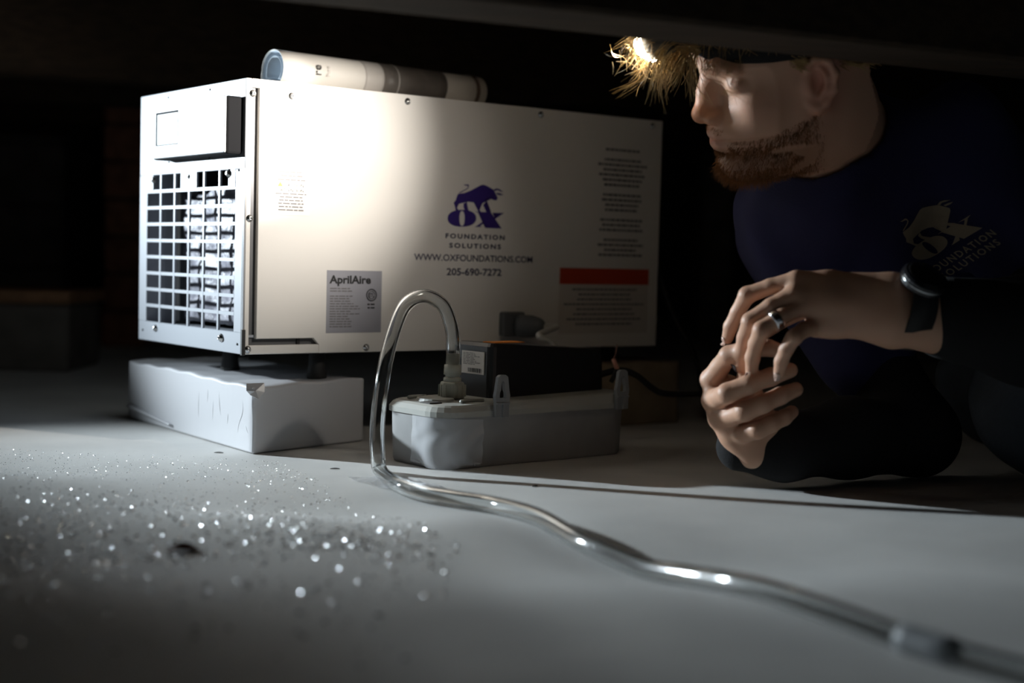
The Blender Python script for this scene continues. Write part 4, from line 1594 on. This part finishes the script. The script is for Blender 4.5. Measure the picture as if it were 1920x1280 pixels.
for lk, n in locks:
    dd = G(0.012)
    for _ in range(int(n * 1.5)):
        d = 1.598 + dd + G(0.014)
        sp = 5 + 6 * hr_.random()
        ox_, oy_ = G(sp * 0.5), G(sp * 0.5)
        pp = []
        cut = hr_.uniform(0.75, 1.08)
        for i, (x, y) in enumerate(lk):
            f = i / (len(lk) - 1)
            pp.append(pat(x + ox_ * (0.6 + 1.4 * f) + G(1.2 + 3.0 * f), y + oy_ + G(1.0 + 3.0 * f), d - 0.012 * f + G(0.003 * f)))
        sp_ = spline(pp, 4)
        paths.append(sp_[:max(5, int(len(sp_) * min(1, cut)))])
# stray wisps
for _ in range(70):
    x, y = 1215 + G(26), 88 + abs(G(22))
    a = hr_.uniform(0, 6.28)
    L_ = hr_.uniform(20, 55)
    d = 1.593 + G(0.02)
    b2 = a + hr_.uniform(-1.6, 1.6)
    paths.append(spline([pat(x, y, d), pat(x + L_ * 0.5 * math.cos(a), y + L_ * 0.5 * math.sin(a), d + G(0.008)), pat(x + L_ * 0.5 * (math.cos(a) + math.cos(b2)), y + L_ * 0.5 * (math.sin(a) + math.sin(b2)), d + G(0.01))], 4))
fringe = strands(paths, 0.00042)
HAIR = obj('fringe', fringe, 'hair_blond', MAN, True)
HAIR['label'] = 'tousled blond fringe hanging under the headlamp'


# hair on the skull: short strands lying back, rooted on the head
def rooted(n, accept, length, direction, spread, curl, seed):
    r_ = random.Random(seed)
    out = []
    tries = 0
    while len(out) < n and tries < n * 60:
        tries += 1
        v = Vector((r_.gauss(0, 1), r_.gauss(0, 1), r_.gauss(0, 1))).normalized()
        org = HO + HR @ (v * 0.25 + Vector((0.0, 0, 0.0)))
        hit = bvh.ray_cast(org, -(HR @ v))
        if hit[0] is None:
            continue
        l = HR.transposed() @ (hit[0] - HO) / HS
        w = accept(l)
        if w <= 0 or r_.random() > w:
            continue
        nrm = HR.transposed() @ hit[1]
        if nrm.dot(v) < 0:
            nrm = -nrm
        dv = (direction(l) + Vector((r_.gauss(0, spread), r_.gauss(0, spread), r_.gauss(0, spread)))).normalized()
        L_ = length(l) * r_.uniform(0.6, 1.2)
        pts_ = []
        for i in range(4):
            f = i / 3
            q = l + (nrm * (0.55 - 0.35 * curl * f) + dv * (0.5 + 0.6 * f)) * L_ * f - nrm * 0.6 * (1 - f)
            pts_.append(HO + HR @ q * HS)
        out.append(pts_)
    return out


def scalp(l):
    line = 72 - 0.35 * max(0, l.x - 20) if l.x > 25 else 18 - 0.45 * (25 - l.x) * 0.6
    if abs(l.y) > 60 and -30 < l.x < 14 and l.z < 36:
        return 0
    return 1.0 if l.z > line + 6 else 0.0


paths = rooted(6500, scalp, lambda l: 30 if l.z > 60 else 13, lambda l: Vector((0.35 if l.z > 70 else -0.8, 0.25 * (1 if l.y > 0 else -1), -0.25)), 0.28, 0.8, 9)
o = obj('hair', strands(paths, 0.00060), 'hair_blond', MAN, True)


def beard_zone(l):
    if l.z > -30 or l.z < -122:
        return 0
    side = -50 - (l.x - 60) * 0.10 if l.x > 55 else -34 - (l.x - 8) * 0.30
    if l.x < 14:
        return 0 if l.x < -2 else (0.5 * (l.x + 2) / 16 if l.z < side else 0)
    if l.x > 82 and l.z > -66 and abs(l.y) < 22:        # mouth, with a light moustache above it
        return 0.6 if -43 < l.z < -36 and abs(l.y) > 2 else 0.0
    return 1.0 if l.z < side - 6 else (0.35 if l.z < side else 0)


paths = rooted(9500, beard_zone, lambda l: 9.0 if l.z < -85 and l.x > 55 else (2.4 if l.x > 82 and l.z > -50 else 4.5), lambda l: Vector((0.35, 0, -1.0)), 0.35, 0.5, 13)
o = obj('beard', strands(paths, 0.00023), 'beard_ginger', MAN, True)
o['label'] = 'short ginger beard'


def brow_zone(l):
    return 1.0 if 62 < l.x and 8 < abs(l.y) < 50 and 33 < l.z - 0.0 * abs(l.y) < 44 else 0


paths = rooted(520, brow_zone, lambda l: 7.5, lambda l: Vector((0.2, 0.9 * (1 if l.y > 0 else -1), -0.3)), 0.3, 0.5, 15)
obj('eyebrow', strands(paths, 0.00022), 'brow_hair', MAN, True)
for s in (-1, 1):
    paths = []
    for i in range(30):
        a = (i / 29 - 0.5) * 2.0
        p = hd(72.5 + 12.2 * math.cos(a), s * (33 + 14.5 * math.sin(a)), 8.0)
        q = Vector((math.cos(a), s * math.sin(a) * 0.8, -0.35))
        paths.append([p, p + HR @ (q + Vector((0, 0, -0.2))) * 0.004, p + HR @ (q + Vector((0, 0, 0.15))) * 0.008])
    obj('eyelashes', strands(paths, 0.00013), 'brow_hair', MAN, True)


# ---- fingernails
def nail(tip, prev, side, material, name='fingernail', L_=0.0095, W_=0.0085):
    tip, prev = Vector(tip), Vector(prev)
    ax = (tip - prev).normalized()
    nd = (side - ax * side.dot(ax)).normalized()
    cr = ax.cross(nd)
    vs, fs = [], []
    n, m = 6, 4
    for j in range(m + 1):
        for i in range(n + 1):
            a = (i / n - 0.5) * 1.7
            w = W_ * 0.5 * (1.0 if 0 < j < m else 0.75)
            p = tip + ax * ((j / m - 0.80) * L_) + cr * math.sin(a) * w * 1.1
            hit = bvh.ray_cast(p + nd * 0.02, -nd)
            if hit[0] is not None and (hit[0] - p).length < 0.014:
                p = hit[0] + nd * 0.0006
            else:
                p = p + nd * 0.0068 * math.cos(a)
            vs.append(p)
    for j in range(m):
        for i in range(n):
            k = j * (n + 1) + i
            fs.append((k, k + 1, k + n + 2, k + n + 1))
    o = obj(name, pymesh(name, vs, fs), material, MAN, True)
    o.modifiers.new('thickness', 'SOLIDIFY').thickness = 0.0005
    return o


back = Vector((-0.75, -0.55, 0.15))
nail(pat(1362, 642, 1.603), pat(1370, 612, 1.592), back, 'nail')
o = nail(pat(1383, 694, 1.589), pat(1390, 660, 1.577), back, 'nail_dark')
o['label'] = 'dark bruised fingernail'
nail(pat(1408, 704, 1.572), pat(1411, 670, 1.558), Vector((-0.45, -0.85, 0.1)), 'nail')
nail(pat(1460, 706, 1.543), pat(1465, 677, 1.532), Vector((-0.45, -0.85, 0.1)), 'nail')

# ---- clothes
shirt = Vol((0.17, 1.24, 0.04), (1.16, 2.12, 0.56), 0.0050)
PEL = Vector((1.00, 1.82, 0.27))
shirt.chain([(nb_ + Vector((0.035, 0.01, -0.03)), 0.082), (CH, 0.108), (CH.lerp(PEL, 0.5), 0.118), (PEL, 0.125)], 0.05, 0.06)
shirt.chain([(SHL, 0.060), (nb_ + Vector((0.03, 0, -0.025)), 0.075), (SHR, 0.060)], 0.05, 0.05)
shirt.chain([(SHL, 0.066), (SHL.lerp(ELB, 0.55), 0.064)], 0.03)
shirt.chain([(SHR, 0.062), (SHR.lerp(RE, 0.62), 0.066)], 0.03)
shirt.ellipsoid(pat(1520, 430, 1.80), (0.085, 0.13, 0.085), 0.05)


def folds(X, Y, Z):
    return 0.0045 * np.sin(38 * X + 22 * Z + 2.2 * np.sin(17 * Y)) + 0.0035 * np.sin(60 * Z - 33 * Y + 2 * np.sin(23 * X)) + 0.0025 * np.sin(85 * X + 40 * Y)


Xs, Ys, Zs = shirt.grid((0, 0, 0), shirt.n)
shirt.d += folds(Xs, Ys, Zs).astype(np.float32)
# neck opening
shirt.chain_cut = None
nk = np.array(nb_, np.float32)
nd_ = np.array((hd(-28, 0, -50) - nb_).normalized(), np.float32)
shirt.add(lambda X, Y, Z: cap(X, Y, Z, nk + nd_ * 0.018, nk + nd_ * 0.16, 0.060, 0.075), nk - 0.1, nk + nd_ * 0.16 + 0.1, 0.004, True)
me, _ = shirt.mesh('t_shirt')
SHIRT = obj('t_shirt', me, 'navy_cotton', MAN)
sb = BVHTree.FromPolygons([v.co.copy() for v in me.vertices], [tuple(p.vertices) for p in me.polygons])
# collar rib
bm = bmesh.new()
ndv = Vector(nd_)
cx_ = ndv.orthogonal().normalized()
cy_ = ndv.cross(cx_)
ringp = [Vector(nb_) + ndv * 0.020 + (cx_ * math.cos(a) + cy_ * math.sin(a)) * 0.067 for a in np.linspace(0, 2 * math.pi, 33)]
obj('collar', tube_bm(ringp, 0.0055, 8, bm), 'navy_cotton', SHIRT, True)


# printed ox on the left chest, laid onto the cloth
def fit_affine(src, dst):
    A = np.array([[x, y, 1] for x, y in src])
    return np.linalg.solve(A, np.array(dst))


AF = fit_affine([(690, 250), (1120, 300), (732, 518)], [(455, 470), (890, 250), (705, 612)])


def shirt_map(x, y):
    q = np.array([x, y, 1]) @ AF
    px, py = 1600 + q[0] / 4.922, 340 + q[1] / 4.922
    r = ray(px, py).normalized()
    h = sb.ray_cast(CAM, r)
    if h[0] is None:
        return pat(px, py, 1.5)
    return h[0] - r * 0.0012


def shirt_print(name, polys):
    bm = bmesh.new()
    for p in polys:
        if isinstance(p, tuple):
            o_, i_ = p
            ov = [bm.verts.new((*q, 0)) for q in o_]
            iv = [bm.verts.new((*q, 0)) for q in i_]
            n = len(ov)
            for k in range(n):
                bm.faces.new((ov[k], ov[(k + 1) % n], iv[(k + 1) % n], iv[k]))
        else:
            bm.faces.new([bm.verts.new((*q, 0)) for q in p])
    bmesh.ops.triangulate(bm, faces=bm.faces[:])
    for _ in range(2):
        lng = [e for e in bm.edges if e.calc_length() > 40]
        if lng:
            bmesh.ops.subdivide_edges(bm, edges=lng, cuts=2)
    bmesh.ops.triangulate(bm, faces=bm.faces[:])
    for v in bm.verts:
        v.co = shirt_map(v.co.x, v.co.y)
    return obj(name, bm, 'shirt_print', SHIRT)


shirt_print('shirt_ox_print', OX).__setitem__('label', 'faded tan ox print on the chest')
shirt_print('shirt_letters_print', OX_LETTERS)


def shirt_text(body_, x0, y0, x1, y1):
    cu = bpy.data.curves.new('txt', 'FONT')
    cu.body = body_
    cu.resolution_u = 2
    cu.offset = 0.02
    cu.space_character = 1.3
    t = bpy.data.objects.new('txt', cu)
    COL.objects.link(t)
    dg = bpy.context.evaluated_depsgraph_get()
    dg.update()
    me = bpy.data.meshes.new_from_object(t.evaluated_get(dg))
    bpy.data.objects.remove(t, do_unlink=True)
    xs = [v.co.x for v in me.vertices]
    ys = [v.co.y for v in me.vertices]
    a, b_, c, d = min(xs), max(xs), min(ys), max(ys)
    for v in me.vertices:
        v.co = shirt_map(x0 + (v.co.x - a) / (b_ - a) * (x1 - x0), y1 + (v.co.y - c) / (d - c) * (y0 - y1))
    o = obj('shirt_lettering', me, 'shirt_print', SHIRT)
    o['kind'] = 'stuff'
    return o


shirt_text('FOUNDATION', 550, 682, 1200, 758)
shirt_text('SOLUTIONS', 590, 785, 1160, 860)

# black sleeve on the right forearm; left one added to darken the shaded arm
slv = Vol((0.18, 1.30, 0.003), (0.80, 1.96, 0.36), 0.004)
slv.chain([(pat(1388, 838, 1.640), 0.026), (RW + Vector((0.012, 0, -0.006)), 0.034), (RW.lerp(RE, 0.5), 0.042), (RE, 0.044), (RE.lerp(SHR, 0.45), 0.046)], 0.01, 0.02)
slv.add(lambda X, Y, Z: 0.0030 * np.sin(70 * X + 30 * Z) + 1.0 + 0 * Z, (9, 9, 9), (9.1, 9.1, 9.1))
me, _ = slv.mesh('sleeve')
obj('sleeve', me, 'black_knit', MAN)['label'] = 'black knit sleeve on the arm resting on the liner'
slv = Vol((0.28, 1.22, 0.02), (0.85, 1.80, 0.45), 0.004)
sl0 = WR.lerp(ELB, 0.25)
slv.chain([(sl0, 0.042), (WR.lerp(ELB, 0.62), 0.054), (ELB, 0.056), (ELB.lerp(SHL, 0.5), 0.056)], 0.01, 0.02)
me, _ = slv.mesh('sleeve')
obj('sleeve', me, 'black_knit', MAN)['label'] = 'black sleeve behind the wristwatch, added to darken the shaded forearm'

# jeans: knee drawn up beside him, shin on the liner
jn = Vol((0.34, 1.20, 0.002), (1.40, 2.15, 0.46), 0.0060)
KN = Vector((0.592, 1.585, 0.096))
jn.chain([(KN, 0.085), (KN + Vector((0.20, 0.10, 0.09)), 0.098), (PEL + Vector((0.02, -0.04, 0.0)), 0.125)], 0.03, 0.05)
jn.chain([(KN + Vector((0.01, -0.01, -0.012)), 0.076), (KN + Vector((0.25, -0.02, -0.028)), 0.066), (KN + Vector((0.50, 0.0, -0.035)), 0.055)], 0.02, 0.03)
jn.chain([(Vector((0.66, 1.92, 0.10)), 0.085), (Vector((0.82, 1.93, 0.20)), 0.098), (PEL + Vector((0.02, 0.05, 0)), 0.12)], 0.03, 0.05)
jn.chain([(Vector((0.66, 1.92, 0.09)), 0.076), (Vector((0.98, 1.96, 0.07)), 0.064), (Vector((1.25, 1.96, 0.06)), 0.052)], 0.02, 0.03)
Xs, Ys, Zs = jn.grid((0, 0, 0), jn.n)
jn.d += (0.004 * np.sin(45 * X0 + 30 * Z0 + 2 * np.sin(20 * Y0)) + 0.003 * np.sin(70 * Z0 - 40 * Y0) if False else 0.004 * np.sin(45 * Xs + 30 * Zs + 2 * np.sin(20 * Ys)) + 0.003 * np.sin(70 * Zs - 40 * Ys)).astype(np.float32)
me, _ = jn.mesh('jeans')
obj('jeans', me, 'denim', MAN)

# ------------------------------------------------------------------ worn things
# ring on the ring finger
ra, rb2 = pat(1470, 591, 1.531), pat(1436, 612, 1.5285)
rax = (rb2 - ra).normalized()
rc = ra.lerp(rb2, 0.45)
ring_o = obj('finger_ring', lathe_bm(rc, rax, [(0.0092, -0.0040), (0.0104, -0.0040), (0.0109, -0.002), (0.0109, 0.002), (0.0104, 0.0040), (0.0092, 0.0040)], 28), 'ring_silver', None, True)
tag(ring_o, 'wide polished silver ring on the man\'s ring finger', 'ring')

# wristwatch
wax = (ELB - WR).normalized()
wc = WR.lerp(ELB, 0.065)
wz = Vector((0, 0, 1)) - wax * wax.z
wz.normalize()
wy = wax.cross(wz)
nrm = (wz * 0.80 + wy * (0.60 if wy.y < 0 else -0.60)).normalized()
tang = wax.cross(nrm).normalized()
watch = thing('wristwatch', 'black wristwatch with steel rim on the man\'s wrist', 'watch', wc)
ring2 = []
for i in range(33):
    a = 2 * math.pi * i / 32
    ring2.append(wc + nrm * (0.0375 * math.cos(a)) + tang * (0.0310 * math.sin(a)))
bm = bmesh.new()
rows = []
for i in range(32):
    p = ring2[i]
    o_ = (p - wc).normalized()
    rows.append([bm.verts.new(p + wax * dx + o_ * dn) for dx, dn in ((-0.0135, 0), (-0.0135, 0.003), (0.0135, 0.003), (0.0135, 0))])
for i in range(32):
    a, b2 = rows[i], rows[(i + 1) % 32]
    for k in range(4):
        bm.faces.new((a[k], a[(k + 1) % 4], b2[(k + 1) % 4], b2[k]))
bmesh.ops.recalc_face_normals(bm, faces=bm.faces[:])
obj('strap', bm, 'black_rubber', watch, True)
cc = wc + nrm * 0.040
obj('watch_case', lathe_bm(cc, nrm, [(0.0215, -0.006), (0.0235, -0.003), (0.0235, 0.005), (0.0215, 0.0075)], 28), 'watch_black', watch)
obj('watch_rim', lathe_bm(cc, nrm, [(0.0236, 0.000), (0.0243, 0.0005), (0.0243, 0.0020), (0.0236, 0.0025)], 28), 'watch_steel', watch, True)
obj('watch_glass', lathe_bm(cc, nrm, [(0.0200, 0.0070), (0.0195, 0.0086), (0.010, 0.0092)], 28), 'watch_black', watch, True)

# headlamp
LP = pat(1210, 84, 1.596)
aim = Vector(FS.p(0.10, 0.245, 0.0))
ld = (aim - LP).normalized()
lamp = thing('headlamp', 'lit headlamp strapped on the man\'s forehead under the blond fringe', 'headlamp', LP)
hb = LP - ld * 0.012
obj('lamp_body', lathe_bm(hb, ld, [(0.012, -0.022), (0.0165, -0.018), (0.0175, -0.002), (0.0180, 0.006), (0.0155, 0.0065), (0.014, 0.003)], 22), 'lamp_housing', lamp, True)
obj('fill_glow_ring', tube_bm([hb + ld * 0.0075 + (ld.orthogonal().normalized() * math.cos(a) + ld.cross(ld.orthogonal().normalized()) * math.sin(a)) * 0.0186 for a in np.linspace(0, 2 * math.pi, 25)], 0.0013, 6), 'lamp_lens', lamp, True)  # added glowing ring that brightens nose, brow and hair
obj('lens', lathe_bm(hb, ld, [(0.0150, 0.003), (0.0148, 0.011), (0.0130, 0.0165), (0.009, 0.0205), (0.002, 0.0225)], 20), 'lamp_lens', lamp, True)
fo = hd(97, 0, 60)
obj('bracket', tube_bm(spline([hb - ld * 0.020, (hb - ld * 0.020).lerp(fo, 0.5), fo], 4), lambda t: 0.010, 10), 'lamp_housing', lamp, True)
# elastic strap around the skull
sp = []
for i in range(41):
    a = 2 * math.pi * i / 40
    v = Vector((math.cos(a), math.sin(a) * 0.8, 0))
    zc = 58 - 14 * (1 - math.cos(a)) / 2 - 6 * abs(math.sin(a))
    hit = bvh.ray_cast(hd(v.x * 220, v.y * 220, zc), -(HR @ v.normalized()))
    p = hit[0] if hit[0] is not None else hd(v.x * 95, v.y * 90, zc)
    sp.append((p, (HR @ v).normalized()))
bm = bmesh.new()
upv = HR @ Vector((0, 0, 1))
rows = [[bm.verts.new(p + o_ * dn + upv * dz) for dn, dz in ((0.0005, -0.012), (0.0035, -0.012), (0.0035, 0.012), (0.0005, 0.012))] for p, o_ in sp[:-1]]
for i in range(len(rows)):
    a, b2 = rows[i], rows[(i + 1) % len(rows)]
    for k in range(4):
        bm.faces.new((a[k], a[(k + 1) % 4], b2[(k + 1) % 4], b2[k]))
bmesh.ops.recalc_face_normals(bm, faces=bm.faces[:])
obj('strap', bm, 'black_knit', lamp, True)
for nm, pw, sz, tgt in (('headlamp_core', 46, 33, FS.p(0.02, 0.295, 0)), ('headlamp_beam', 15, 62, FS.p(0.05, 0.26, 0)), ('headlamp_flood', 1.6, 84, FS.p(0.10, 0.20, 0)), ('headlamp_spill', 0.03, 165, FS.p(0.12, 0.18, 0))):
    tgt = Vector(tgt)
    ls = spot(nm, LP + ld * 0.014, tgt, pw, sz, 1.0, (1.0, 0.94, 0.86), 0.006)
    ls.parent = lamp
    ls.matrix_parent_inverse = lamp.matrix_world.inverted()
